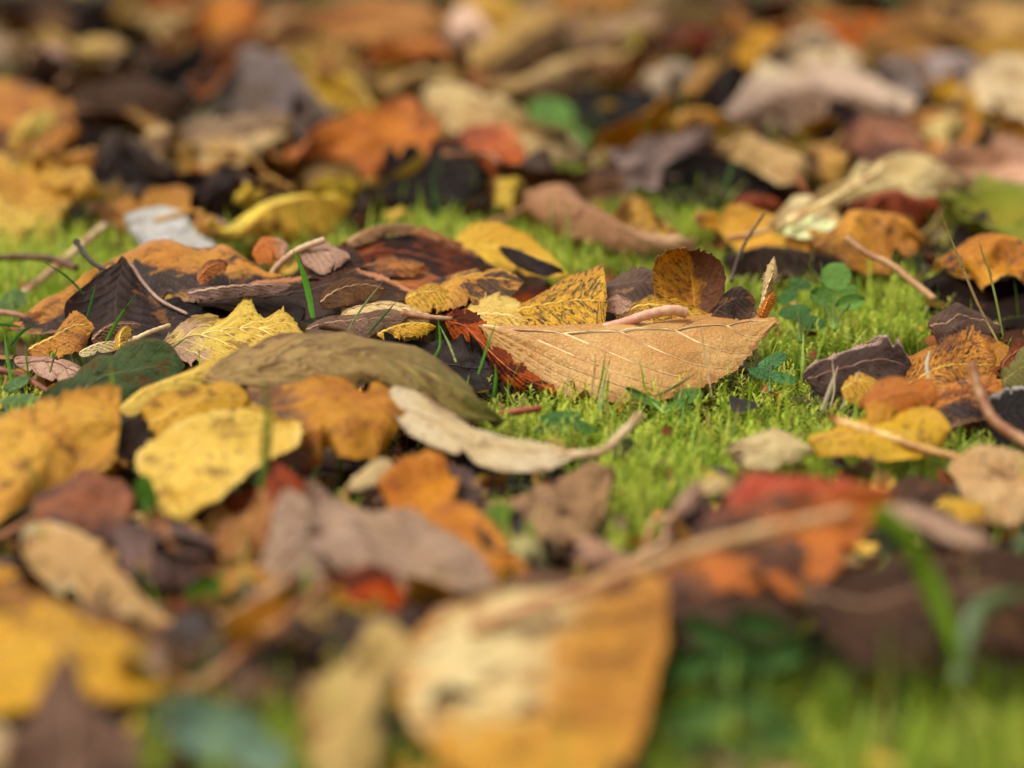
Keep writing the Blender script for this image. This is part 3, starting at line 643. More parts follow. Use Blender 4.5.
leaf("big blurred yellow leaf with a brown streak at lower left", v(YELL, base=(220, 164, 36), base2=(206, 144, 32), half=((150, 92, 34), -1.0, 0.62), spot=((140, 90, 34), 0.12, 160.0)),
     [(-50,588,644),(30,586,640),(80,598,648),(132,624,662),(176,676,694)], [(-50,725,745),(30,714,738),(90,706,732),(150,702,718),(176,684,700)], arch=0.25, ends=(0.0, 0.10),
     stem=[(168,688,702),(205,684,700),(250,646,680),(290,616,662),(326,584,640)], stem_r=0.15, stem_c=(176, 128, 86))
leaf("purple brown pointed leaf standing at the lower left corner", v(BROWN, base=(122, 88, 74), base2=(100, 72, 62)),
     [(-6,800,806),(16,728,778),(50,668,752),(66,644,742)], [(144,800,806),(132,728,778),(96,690,760),(70,644,742)], ends=(0.0, 0.1))
leaf("beige dry leaf corner cut by the left edge at the bottom", v(BEIGE), [(-40,690,730),(0,700,734),(16,740,756)], [(-40,800,806),(0,800,806),(14,780,790)])
leaf("huge blurred leaf in front, cream left half and orange right half", m((200, 138, 44), base2=(178, 114, 34), half=((232, 204, 148), -1.0, 0.12), hsoft=0.28, along=((210, 150, 46), 0.60, 0.72), patch=((104, 56, 28), 0.15, 48.0), spot=((150, 96, 44), 0.10, 220.0), edge=((196, 128, 40), 0.9), va=0.2),
     [(575,588,658),(490,596,664),(420,622,682),(396,664,710),(412,725,752),(462,775,790),(540,806,812)], [(636,574,644),(664,588,658),(662,660,708),(640,735,760),(606,790,800),(548,808,814)],
     M=[(606,580,648),(572,640,697),(548,706,744),(540,808,814)], fine=True, arch=0.2, ends=(0.05, 0.03), wr=0.05, crump=0.03, curl=0.06, bites=0)
stalk("leaf_stalk", "long blurred tan stalk crossing above the huge front leaf", "stalk", (204, 160, 110), [(470,628,694),(560,598,686),(640,568,676),(740,538,662),(850,512,652)], 0.17, 0.14, (176, 120, 78))
leaf("pale straw coloured leaf hanging left of the huge front leaf", v(BEIGE, base=(206, 170, 106), base2=(186, 150, 84)), [(296,700,730),(330,660,710),(368,634,696),(398,640,698)], [(312,790,798),(345,800,806),(380,780,790),(402,690,724)], arch=0.3)
leaf("orange leaf with a red upper edge at right in front", m((200, 112, 34), base2=(176, 88, 30), half=((180, 66, 34), -1.0, 0.40), along=((92, 56, 38), 0.30, 0.12), patch=((84, 50, 34), 0.26, 45.0), va=0.2),
     [(648,590,626),(690,514,602),(740,471,592),(820,465,590),(894,476,596)], [(668,606,642),(730,606,644),(790,600,642),(850,562,622),(894,506,606)], M=[(650,598,634),(700,550,618),(790,520,612),(894,492,602)], arch=0.3, crump=0.3, bites=8, curl=0.5)
leaf("wide dark brown leaf in front at the lower right", v(BROWN, base=(80, 52, 38), base2=(58, 38, 32), patch=((140, 96, 54), 0.08, 50.0)),
     [(776,566,644),(850,546,640),(940,538,638),(1060,548,640)], [(826,640,690),(880,676,704),(960,660,700),(1060,664,700)], arch=0.4, ends=(0.08, 0.0))
leaf("pinkish beige leaf strip lying on the wide dark brown leaf", v(PINKB, base=(206, 166, 136)), [(884,500,606),(940,510,610),(1010,546,624)], [(886,522,618),(940,540,624),(1004,562,632)])
leaf("small cream leaf with a brown left end on the right hand moss", v(CREAM, base=(230, 206, 152), along=((96, 58, 38), 0.16, 0.06)),
     [(722,442,470),(752,432,464),(784,429,462),(814,449,470)], [(732,464,478),(770,466,480),(814,455,474)], fine=True, arch=0.2)
leaf("blurred yellow leaf with a beige stalk at right below the saw edged leaf", v(YELL, base=(216, 168, 30)),
     [(804,436,460),(850,424,454),(900,412,450),(950,416,452)], [(814,450,468),(860,454,472),(912,460,474),(950,446,466)], stem=[(838,422,456),(880,434,464),(920,448,472),(960,458,478)], stem_r=0.12, stem_c=(222, 182, 110))
leaf("orange brown blurred scrap between the yellow leaf and the saw edged leaf", v(ORANGE, base=(190, 118, 44)), [(862,404,448),(880,384,442),(905,376,440),(940,384,442)], [(866,416,452),(900,418,454),(940,412,450)])
leaf("amber blurred scrap low beside the orange brown scrap", v(ORANGE, base=(206, 146, 34)), [(866,396,446),(880,392,444),(896,400,446)], [(866,420,456),(882,426,458),(898,416,454)])
stalk("straw", "brown bent straw curving down at the right edge, blurred", "straw", (172, 128, 90), [(972,364,440),(980,394,446),(998,424,456),(1040,450,470)], 0.13, 0.16)
leaf("tan leaf with a pale top leaning at the right edge", v(BEIGE, base=(220, 178, 126), base2=(202, 150, 96)), [(944,448,482),(980,440,478),(1060,462,484)], [(958,500,522),(1000,508,526),(1060,514,528)], arch=0.3, ends=(0.1, 0.0))
leaf("dark brown blurred leaf left of the tan leaf at the right edge", v(DARK, base=(80, 50, 36)), [(886,482,510),(915,474,506),(950,480,508)], [(894,504,524),(920,508,526),(950,504,524)])
leaf("yellow brown leaf scrap under the tan leaf at the right edge", v(YELL, base=(190, 140, 40)), [(930,494,520),(955,490,518),(985,500,522)], [(934,522,534),(960,526,538),(985,520,534)])
stalk("twig", "short reddish broken stick on the moss beside the olive leaf", "twig", (178, 98, 68), [(500,414,424),(520,411,424),(541,408,424)], 0.09, 0.09)
stalk("leaf_stalk", "second thin tan stalk lying beside the yellow leaf's stalk", "stalk", (190, 150, 112), [(220,622,654),(252,604,644),(290,578,632)], 0.13, 0.10)
leaf("rust speckled leaf under the orange yellow leaf at left", v(RUST, base=(160, 92, 56), base2=(110, 66, 50), patch=((80, 52, 48), 0.3)), [(30,494,528),(80,468,516),(135,466,514)], [(40,540,556),(90,540,556),(140,520,544)], wr=0.1)
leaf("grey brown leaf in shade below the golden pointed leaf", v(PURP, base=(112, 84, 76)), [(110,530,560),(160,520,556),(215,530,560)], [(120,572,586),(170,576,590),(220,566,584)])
leaf("orange brown curled leaf right below the golden pointed leaf", v(RUST, base=(176, 116, 56), base2=(140, 84, 44)), [(190,540,566),(216,524,560),(250,506,552),(262,478,540)], [(196,574,590),(230,584,596),(262,560,584),(272,510,560)], arch=-0.3)
leaf("small rust red leaf behind the beige grey leaf's point", v(RUST, base=(164, 74, 40)), [(262,484,524),(284,470,518),(306,480,522)], [(262,508,534),(286,512,538),(306,508,534)])
leaf("tiny pale curl inside the hollow below the amber leaf", v(CREAM, base=(190, 160, 112)), [(350,478,510),(370,466,506),(392,460,502)], [(352,492,518),(374,486,516),(394,474,510)])
leaf("pale green yellow leaf scrap right of the orange tongue", m((206, 200, 140)), [(508,546,566),(524,534,560),(546,548,566)], [(512,560,572),(528,562,574),(546,560,572)])
leaf("brown pink leaf strip leading to the long tan stalk", v(PINKB, base=(196, 146, 110)), [(556,545,590),(590,538,584),(640,560,596)], [(562,556,598),(600,562,602),(640,572,602)])
leaf("pinkish upright leaf tip beside the orange red leaf", v(PINKB, base=(190, 146, 124)), [(676,500,560),(690,482,552),(704,476,550)], [(680,516,568),(700,506,562),(716,488,556)])
leaf("cream scrap on the upper edge of the orange red leaf", v(CREAM, base=(222, 186, 122)), [(698,484,552),(714,474,548),(734,478,550)], [(700,494,558),(716,494,558),(734,490,556)])
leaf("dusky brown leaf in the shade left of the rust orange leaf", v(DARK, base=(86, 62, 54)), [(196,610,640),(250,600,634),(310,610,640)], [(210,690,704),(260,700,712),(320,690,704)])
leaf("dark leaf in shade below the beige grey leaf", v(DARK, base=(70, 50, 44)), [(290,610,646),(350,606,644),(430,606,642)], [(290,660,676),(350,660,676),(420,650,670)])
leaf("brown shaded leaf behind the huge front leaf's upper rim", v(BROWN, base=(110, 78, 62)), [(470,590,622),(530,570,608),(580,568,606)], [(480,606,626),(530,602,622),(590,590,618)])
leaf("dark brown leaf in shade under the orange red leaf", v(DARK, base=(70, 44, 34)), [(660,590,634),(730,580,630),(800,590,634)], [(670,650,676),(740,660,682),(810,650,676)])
leaf("thin greyish pink torn leaf rim lying along the black gap under the blotched leaf", v(PINKB, base=(150, 112, 96), base2=(110, 78, 66)),
     [(184,290,352),(232,285,351),(292,281,349)], [(190,299,357),(236,296,356),(292,291,354)], fine=True, teeth=0.05, crump=0.2)
leaf("ribbed umber leaf fold in front of the pale pinkish rim", v(BROWN, base=(112, 74, 48), base2=(78, 50, 36), nv=7.0), [(318,296,356),(338,281,352),(362,276,350),(384,282,352)], [(322,312,364),(350,306,362),(386,300,360)], fine=True, crump=0.22)
leaf("mottled amber and brown leaf fold on the dark rust leaf's foot", v(MOTT, base=(184, 112, 42), base2=(120, 70, 34)), [(350,262,322),(386,254,318),(424,258,320)], [(354,280,330),(390,278,330),(426,274,328)], fine=True, crump=0.22)
leaf("tan curled leaf ridge on top of the dark rust leaf", v(BEIGE, base=(190, 142, 98), base2=(140, 96, 62)), [(346,240,302),(378,229,298),(414,223,296)], [(350,248,306),(382,239,302),(418,233,300)], fine=True, crump=0.15, arch=0.25)
leaf("small orange brown flake standing in the black gap below the blotched leaf", v(RUST, base=(176, 104, 44)), [(196,276,346),(208,262,342),(226,258,341)], [(200,286,350),(214,278,347),(230,270,345)], fine=True)
leaf("brown grey leaf edge poking out right of the ochre leaf with the brown tip", v(BROWN, base=(120, 90, 74)), [(90,336,372),(110,324,369),(140,320,368)], [(94,346,376),(114,336,373),(142,330,372)], fine=True, crump=0.2)
# ================================================================== out of focus, behind: two edges per leaf, colours as they lie there
def back(label, c, L, R, ht=40, hb=14, **kw):
    mk = {k: kw.pop(k) for k in list(kw) if k in ('half', 'along', 'patch', 'spot', 'edge', 'base2', 'vein', 'va')}
    kw.setdefault('arch', random.choice((-1, 1, 1)) * random.uniform(0.25, 0.8)); kw.setdefault('crease', random.uniform(0.5, 0.9)); kw.setdefault('wr', 0.08)
    if not any(q in mk for q in ('half', 'patch', 'along')):
        q = random.random(); dk = tuple(int(x * f) for x, f in zip(c, (0.52, 0.42, 0.34))); lt = tuple(min(255, int(x * 1.1 + 24)) for x in c)
        if q < 0.35: mk['half'] = (dk if random.random() < .5 else lt, random.choice((-1.0, 1.0)), random.uniform(-0.1, 0.4))
        elif q < 0.6: mk['along'] = (dk, 0.72, 0.9) if random.random() < .5 else (dk, 0.28, 0.1)
        else: mk['patch'] = (dk, random.uniform(0.12, 0.3), random.uniform(36.0, 70.0))
    if random.random() < 0.4: mk.setdefault('spot', (tuple(int(x * 0.4) for x in c), random.uniform(0.06, 0.2), 300.0))
    kw.setdefault('ragged', 0.12); kw.setdefault('crump', 0.17); kw.setdefault('curl', 0.5); kw.setdefault('bites', 4); kw.setdefault('ends', (random.uniform(0.02, 0.06), random.uniform(0.05, 0.16)))
    if random.random() < 0.5: mk.setdefault('edge', (tuple(int(x * 0.6 + y * 0.4) for x, y in zip(c, (236, 206, 164))), 0.75))
    return leaf(label, m(c, **mk), L, R, ht=ht, hb=hb, **kw)
back("dark leaf mass corner at the far upper left", (44,28,20), [(-30,-4),(40,-10),(110,0)], [(-30,24),(40,28),(110,24)])
back("honey yellow leaf blurred below the far dark corner", (204,162,80), [(18,44),(45,27),(80,38),(130,46)], [(22,62),(60,64),(98,66),(130,56)], base2=(190,150,96))
back("sand coloured oval leaf near the top edge at left", (204,168,106), [(128,20),(150,4),(175,2),(194,16)], [(132,34),(158,42),(178,40),(194,30)])
back("saturated orange leaf at the top edge, left of centre", (206,124,8), [(200,10),(216,-8),(245,-8),(264,8)], [(202,34),(224,42),(248,42),(262,28)])
back("grey beige leaf cut by the left edge near the top", (160,130,100), [(-30,30),(0,26),(36,36)], [(-30,62),(4,66),(36,58)])
back("tiny pale pink leaf scrap under the honey yellow leaf", (214,178,168), [(34,62),(46,54),(62,62)], [(36,72),(48,76),(62,70)])
back("light brown leaf under the tiny pink scrap", (160,116,78), [(56,80),(90,68),(128,74)], [(60,94),(92,94),(128,88)])
back("long dusky brown leaf in the far left shade", (80,54,42), [(55,96),(120,84),(215,96)], [(60,128),(130,130),(215,122)])
back("blackish leaf behind the mauve grey triangular leaf", (32,23,18), [(100,84),(150,66),(210,46)], [(110,108),(160,110),(214,96)])
back("mauve grey triangular leaf standing behind at left", (118,98,94), [(176,92),(214,56),(254,40),(292,70),(345,124)], [(184,112),(230,122),(290,134),(345,130)], ht=46, arch=0.2)
back("rust brown leaf sliver on the mauve grey leaf", (150,82,34), [(190,78),(208,56),(238,46)], [(196,96),(218,88),(240,60)], ht=56, hb=44)
back("whitish dry leaf sliver in front of the mauve grey leaf", (196,186,160), [(176,118),(198,104),(226,92)], [(184,130),(206,124),(228,102)], ht=58, hb=42)
back("beige leaf with a brown upper half, behind at left", (214,178,126), [(176,126),(220,114),(270,110),(296,120)], [(184,160),(230,174),(264,170),(294,142)], half=((140,108,80),-1.0,0.05), ht=50)
back("small beige folded leaf left of the beige brown leaf", (212,176,122), [(142,132),(156,124),(170,130)], [(146,168),(160,174),(172,160)], ht=40, hb=14)
back("orange tan leaf at the left edge behind", (200,134,44), [(-40,70),(18,72),(50,94),(72,138)], [(-40,140),(20,154),(50,154),(70,150)], ht=50)
back("curled yellow leaf at the left edge behind", (224,182,80), [(8,134),(20,116),(42,106),(58,112)], [(18,150),(30,142),(46,134),(58,126)], ht=60, hb=46)
back("large golden leaf at the left edge above the far grass", (212,158,50), [(-40,146),(18,138),(45,164),(76,192)], [(-40,228),(18,230),(46,224),(74,208)], ht=42, hb=10, half=((224,178,76),1.0,0.2))
back("amber leaf lying right of the large golden leaf", (196,128,34), [(34,162),(70,150),(112,156)], [(40,182),(76,184),(114,176)])
back("dark brown torn leaf in front of the beige brown leaf", (54,36,27), [(94,150),(118,128),(150,150),(178,168)], [(100,192),(130,196),(160,192),(180,184)], ht=46)
back("chocolate brown curled leaf above the greyish white leaf", (48,27,20), [(188,196),(204,176),(228,166),(246,182)], [(194,214),(214,222),(236,216),(246,198)], ht=44, arch=0.5)
back("small yellow leaf right of the chocolate brown curled leaf", (216,174,48), [(226,196),(240,184),(264,190)], [(230,208),(246,212),(264,206)], ht=34)
back("ochre leaf lying flat left of the greyish white leaf", (194,134,40), [(94,204),(130,190),(172,186),(204,194)], [(100,216),(140,220),(180,216),(206,208)], ht=26)
back("long yellow leaf lying behind the pale curled stalk", (230,178,58), [(212,228),(250,206),(300,197),(354,196)], [(222,240),(280,241),(332,230),(354,210)], ht=34, hb=10, base2=(222,166,60))
back("orange and grey leaf piece between the white and long yellow leaves", (206,146,70), [(192,214),(212,208),(240,220)], [(198,236),(220,242),(242,236)], ht=26, along=((120,100,96),0.4,0.6))
back("lemon yellow leaf above the long yellow leaf", (212,174,44), [(292,182),(320,170),(364,166)], [(298,198),(330,202),(366,194)], ht=36)
back("serrated rust orange leaf behind the heap, wide and spotted", (202,118,18), [(280,146),(330,120),(380,106),(424,106),(448,132)], [(290,162),(340,168),(400,174),(446,166)], patch=((120,58,20),0.14,60.0), ht=48)
back("black brown hollow leaf below the serrated rust orange leaf", (36,25,22), [(384,152),(420,142),(452,140),(486,158)], [(388,196),(430,204),(470,200),(488,186)], ht=40, arch=-0.3)
back("rust red leaf right of the black brown hollow leaf", (190,92,26), [(438,138),(470,124),(505,132),(532,160)], [(446,172),(480,180),(514,188),(532,182)], patch=((90,48,30),0.12), ht=44)
back("broad tan orange leaf at the top, left of centre", (188,126,58), [(276,20),(330,0),(400,-8),(450,10)], [(286,46),(340,52),(404,52),(450,46)], ht=44)
back("straw yellow leaf under the broad tan orange leaf", (206,166,92), [(276,48),(320,36),(378,44)], [(286,78),(330,88),(376,78)], ht=46)
back("mustard yellow leaf right of the mauve grey leaf", (212,170,46), [(278,52),(312,64),(350,86),(372,112)], [(282,74),(312,98),(344,114),(370,118)], ht=50, hb=28)
back("orange rim leaf around the far dark hollow", (204,120,24), [(360,54),(400,38),(446,40)], [(364,64),(404,50),(446,60)], ht=48, hb=40)
back("black leaf inside the far hollow, top centre", (30,21,16), [(362,58),(396,46),(426,54)], [(366,70),(398,72),(428,68)], ht=34)  # the hole's darkness is coloured in with this leaf
back("olive tan leaf below the far hollow", (180,142,78), [(360,82),(410,68),(470,72)], [(368,104),(420,106),(472,98)], ht=44)
back("long straw beige leaf slanting down behind centre", (212,178,122), [(420,76),(472,88),(524,114),(594,162)], [(426,112),(470,128),(520,142),(592,172)], ht=50, hb=26, along=((168,140,98),0.4,0.8))
back("pinkish beige leaf at the top centre", (206,168,142), [(436,34),(460,14),(494,26)], [(440,58),(468,64),(494,54)], ht=44)
back("clear yellow leaf at the top edge, centre", (226,172,54), [(444,6),(480,-10),(530,-2)], [(450,34),(486,42),(528,32)], ht=40)
back("yellow tan leaf below the clear yellow leaf", (206,160,82), [(476,44),(510,16),(566,0)], [(484,84),(520,78),(570,40)], ht=48)
back("long beige tan leaf right of centre behind", (206,170,112), [(480,84),(540,60),(600,48),(634,52)], [(488,104),(546,104),(594,84),(632,70)], ht=46, hb=20)
back("pale brown leaf at the top edge right of centre", (176,138,104), [(554,20),(600,0),(670,4)], [(560,44),(606,46),(668,36)], ht=40)
back("faded yellow green leaf above the orange scrap", (206,182,82), [(616,42),(632,28),(656,34)], [(620,54),(638,58),(656,48)], ht=44)
back("orange scrap at the end of the long beige tan leaf", (210,142,24), [(604,72),(626,56),(652,60)], [(608,84),(630,88),(652,76)], ht=44)
back("dark red brown leaf at the top right of centre", (146,66,40), [(652,44),(680,20),(718,24)], [(658,60),(690,58),(718,50)], ht=40)
back("small off white leaf right of the orange scrap", (196,170,144), [(644,66),(668,54),(694,60)], [(648,96),(672,102),(694,88)], ht=38)
back("mustard brown leaf leaning on the dark hollow", (186,134,48), [(682,88),(700,64),(724,58)], [(688,106),(708,100),(724,78)], ht=50, hb=30)
back("blackish leaf left of the big pink beige leaf", (42,30,29), [(694,74),(722,54),(752,60)], [(700,116),(728,124),(752,110)], ht=36)
back("small round orange leaf above the mauve leaf", (216,154,24), [(670,122),(690,106),(726,112)], [(676,132),(700,138),(726,130)], ht=44, hb=28)
back("mauve leaf with a drooping tip behind the clover", (154,126,120), [(610,146),(650,132),(718,136)], [(624,190),(648,194),(716,152)], ht=46, arch=0.15)
back("tan leaf with a bright tip right of the mauve leaf", (220,178,120), [(708,142),(744,136),(790,150),(818,166)], [(720,154),(754,172),(790,184),(818,176)], ht=44, hb=26)
back("big pink beige leaf behind at right", (212,180,156), [(730,116),(758,66),(802,46),(854,54),(910,112)], [(736,132),(790,124),(850,122),(910,122)], ht=50, base2=(200,164,140), arch=0.15, crump=0.10)
back("cream leaf on top of the big pink beige leaf", (238,212,172), [(760,52),(796,32),(844,34)], [(766,64),(804,66),(846,54)], ht=58, hb=50)
back("golden leaf peeking left of the cream leaf", (222,162,24), [(732,52),(750,34),(780,40)], [(736,62),(756,66),(782,60)], ht=54, hb=46)
back("burnt orange leaf in the far upper right", (178,92,20), [(762,34),(820,8),(910,24)], [(770,50),(830,48),(908,48)], ht=38, hb=20)
back("bronze brown leaf right of the burnt orange leaf", (176,120,52), [(866,30),(920,8),(992,26)], [(874,56),(930,62),(992,54)], ht=40)
back("sandy yellow leaf at the upper right corner", (214,168,96), [(946,0),(990,-8),(1050,4)], [(956,40),(996,46),(1050,44)], ht=44)
back("ash mauve leaf right of the big pink beige leaf", (166,144,140), [(872,66),(920,48),(974,62)], [(880,88),(926,98),(974,86)], ht=42)
back("vivid yellow leaf edge under the cream leaf at far right", (220,168,24), [(932,82),(960,68),(1040,92)], [(936,96),(980,110),(1040,112)], ht=44, hb=34)
back("cream leaf at the right edge behind", (230,200,158), [(966,66),(1000,48),(1060,50)], [(974,98),(1010,104),(1060,106)], ht=54, hb=46)
back("reddish brown rippled leaf behind at right", (164,106,74), [(840,134),(868,114),(910,126),(934,160)], [(848,168),(880,182),(914,178),(934,168)], ht=42, wr=0.12)
back("pale butter leaf scrap right of the rippled leaf", (222,192,120), [(926,124),(946,114),(970,122)], [(930,138),(950,144),(970,136)], ht=40, hb=30)
back("orange brown leaf under the pale butter scrap", (196,124,40), [(902,116),(930,104),(982,106)], [(908,146),(940,152),(984,140)], ht=36)
back("pinkish brown leaf at the right edge behind the lime leaf", (182,132,102), [(944,150),(984,132),(1060,134)], [(952,174),(1000,184),(1060,180)], ht=38)
back("yellow orange leaf corner at the right edge behind", (214,154,36), [(998,116),(1020,106),(1060,110)], [(1000,138),(1024,142),(1060,140)], ht=42)
back("small upright yellow leaf left of the rippled leaf", (206,156,66), [(812,166),(826,150),(846,154)], [(818,192),(836,196),(848,182)], ht=40)
back("little mustard leaf below the big pink beige leaf", (194,140,34), [(808,130),(822,120),(840,126)], [(812,142),(826,146),(840,140)], ht=38)
back("long cream leaf with a folded tip behind the yellow leaf", (234,206,146), [(778,222),(830,196),(880,164),(928,158),(972,184)], [(786,232),(846,212),(906,194),(972,190)], ht=46, hb=36, arch=0.2, stem=[(790,222,270),(830,200,256),(868,178,238),(884,164,228)], stem_r=0.12)
back("lime green and yellow leaf at the right edge", (128,132,40), [(938,200),(975,174),(1060,166)], [(950,208),(990,228),(1060,256)], base2=(150,136,44), ht=44, hb=26)
back("notched golden yellow leaf behind the clover", (228,170,46), [(698,216),(728,210),(770,216),(836,238)], [(702,232),(742,248),(784,258),(834,262)], ht=40, hb=22, teeth=0.10, fine=True, spot=((160,96,40),0.08,160.0), along=((150,90,40),0.08,0.02))
back("cream leaf lying on the notched golden leaf", (236,208,156), [(770,224),(796,194),(824,198),(846,226)], [(776,232),(804,238),(832,239),(846,234)], ht=50, hb=34, edge=((214,178,120),0.4), arch=0.06, crump=0.05, curl=0.1, bites=2, stem=None)
back("amber speckled leaf right of the notched golden leaf", (214,148,44), [(808,232),(846,212),(884,216),(924,232)], [(818,262),(856,266),(900,262),(924,246)], ht=44, hb=24, teeth=0.08, fine=True, spot=((120,72,40),0.2,200.0))
back("brick red leaf under the long cream leaf", (164,82,52), [(838,206),(880,188),(944,196)], [(846,226),(890,230),(944,222)], ht=42)
back("orange saw edged leaf with black patches at right behind", (214,142,28), [(934,256),(970,238),(1000,236),(1060,250)], [(950,276),(990,288),(1030,284),(1060,290)], ht=44, hb=28, teeth=0.10, fine=True, patch=((54,34,28),0.16,70.0))
back("dark leaf under the orange black patched leaf", (40,26,21), [(926,272),(980,262),(1060,266)], [(936,304),(990,312),(1060,316)], ht=34)
back("brown folded leaf with an upturned end, behind the centre", (164,116,80), [(522,172),(556,174),(592,170),(618,156)], [(528,190),(562,200),(596,202),(620,196)], ht=46, arch=-0.2, base2=(112,70,52))
back("long pinkish tan leaf lying behind the cupped leaf", (184,132,92), [(520,190),(560,184),(620,214),(696,240)], [(536,222),(580,242),(640,254),(696,252)], ht=40, along=((212,166,126),0.6,0.95))
back("ochre yellow leaf behind the long pinkish tan leaf", (206,158,66), [(612,206),(634,194),(672,220)], [(616,220),(644,230),(676,236)], ht=44, hb=34)
back("orange red leaf stub left of the brown folded leaf", (200,100,28), [(498,160),(514,148),(532,160)], [(500,190),(516,198),(532,190)], ht=36)
back("small clear yellow leaf below the orange red stub", (222,184,66), [(494,192),(510,182),(530,190)], [(496,210),(514,216),(530,206)], ht=30)
back("dull red leaf behind the notched golden leaf", (146,70,42), [(724,206),(750,194),(786,200)], [(728,218),(756,224),(786,216)], ht=34)
back("dark brown leaf under the notched golden leaf", (54,36,27), [(720,252),(770,248),(850,258)], [(726,272),(780,280),(850,278)], ht=26)
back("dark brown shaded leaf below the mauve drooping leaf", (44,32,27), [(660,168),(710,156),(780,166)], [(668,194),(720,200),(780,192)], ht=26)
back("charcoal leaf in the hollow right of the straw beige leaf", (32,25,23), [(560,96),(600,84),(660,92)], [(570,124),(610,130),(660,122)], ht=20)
# ================================================================== single grass blades, straws and clover
G1, G2, G3 = (96, 150, 40), (70, 110, 44), (120, 128, 60)
for lab, c, pts, w in [
    ("bright green grass blade standing before the dark leaves under the curled stalk", (104, 168, 44), [(313,318,374),(308,292,372),(302,270,371),(293,250,370)], 0.16),
    ("dark green blade leaning left over the big blotched leaf", G2, [(84,294,356),(66,276,354),(44,262,352)], 0.06),
    ("thin upright green blade before the dark purple fold", G2, [(87,318,374),(92,300,372),(96,284,370)], 0.08),
    ("slanting green blade before the dark purple fold, rising right", G1, [(103,348,378),(118,320,374),(136,294,372)], 0.09),
    ("short green blade crossing the saw edged leaf's left side", G3, [(166,352,384),(176,345,382),(188,336,380)], 0.06),
    ("green blade lying at the lower left of the blotched leaf", G2, [(-4,324,350),(10,325,352),(22,327,353)], 0.09),
    ("green blade rising at the left edge beside the ochre leaf", G1, [(12,388,398),(8,360,392),(4,332,386)], 0.09),
    ("green blade arching below the blotched leaf's left end", G2, [(10,346,376),(22,332,372),(36,324,368)], 0.09),
    ("thin green blade rising through the ribbed pinkish piece", G1, [(30,384,396),(27,364,392),(25,344,388)], 0.06),
    ("thin olive blade before the ribbed pinkish piece", G3, [(50,372,394),(54,358,390),(58,346,388)], 0.06),
    ("thin olive blade crossing the folded brown grey leaf", G3, [(346,334,380),(362,308,376),(384,280,372)], 0.05),
    ("second olive blade on the folded brown grey leaf, lower right", G2, [(368,334,380),(382,318,377),(396,302,374)], 0.06),
    ("pale green blade in front of the rusty orange leaf", G1, [(434,358,396),(440,344,392),(438,316,388)], 0.06),
    ("pale curved blade left of the large tan leaf's base", (168, 180, 96), [(456,362,398),(450,346,394),(440,326,390)], 0.06),
    ("green blade bending in the hollow beside the rusty orange leaf", G1, [(478,374,402),(486,350,398),(496,322,394)], 0.07),
    ("small green blade below the rusty orange leaf", G1, [(494,396,406),(496,378,403),(495,364,401)], 0.09),
    ("thin straw coloured blade before the tan leaf, left one", (186, 150, 92), [(590,396,412),(594,376,408),(596,352,404)], 0.05),
    ("thin green blade before the tan leaf's middle", G1, [(596,402,412),(602,376,408),(606,350,404)], 0.05),
    ("short straw blade before the tan leaf's lower edge", (196, 158, 110), [(566,396,408),(568,380,405),(570,368,403)], 0.06),
    ("pale upright straw blade before the tan leaf's right half", (200, 170, 120), [(712,398,412),(706,360,406),(700,320,402)], 0.05),
    ("olive blade slanting before the tan leaf's lower right edge", G3, [(656,396,410),(676,386,408),(698,372,404)], 0.06),
    ("tall dry grass blade standing right of the clover", (170, 140, 84), [(997,340,372),(978,304,366),(958,256,360),(940,210,356)], 0.07),
    ("second tall green blade right of the tall dry one", (140, 144, 64), [(1003,336,370),(996,300,366),(988,268,362),(980,246,360)], 0.06),
    ("thin brown blade above the black patched orange leaf", (130, 106, 70), [(992,276,352),(984,258,350),(979,240,348)], 0.04),
    ("white dry blade standing before the dark saw edged leaf", (222, 202, 160), [(822,410,418),(830,390,414),(838,366,410)], 0.12),
    ("thin white straw left of the dark saw edged leaf's foot", (216, 196, 158), [(830,408,418),(834,388,415),(832,356,410)], 0.05),
    ("grey straw bent before the yellow orange scrap", (190, 176, 150), [(842,408,420),(852,388,416),(860,370,412)], 0.09),
    ("short pale straw right of the yellow orange scrap", (206, 184, 140), [(866,412,422),(874,402,420),(884,390,416)], 0.06),
    ("thin white stalk leaning at the black specked orange leaf", (224, 210, 180), [(928,378,420),(926,364,417),(930,350,414)], 0.09),
    ("blurred green blade rising across the golden pointed leaf", (112, 134, 50), [(256,520,545),(266,460,534),(268,410,526),(262,372,518)], 0.20),
    ("broad blurred green blade bending down at lower right", (116, 146, 30), [(872,512,690),(898,530,692),(926,580,698),(950,640,712),(962,690,720)], 0.52),
    ("grey green blurred blade arching to the right edge", (126, 146, 90), [(958,680,720),(970,628,708),(990,602,700),(1050,588,696)], 0.36),
    ("green leaf tip at the right edge above the pinkish strip", (120, 146, 96), [(1024,590,640),(1018,560,632),(1030,528,622)], 0.4),
    ("soft green blade in the shade left of the pinkish tan leaf", (84, 120, 52), [(722,200,228),(728,180,226),(734,158,222)], 0.12),
    ("dark green blade rising from the far grass strip", (60, 96, 46), [(436,215,240),(434,192,238),(432,168,236)], 0.12),
]:
    grass_blade(lab, c, pts, w)

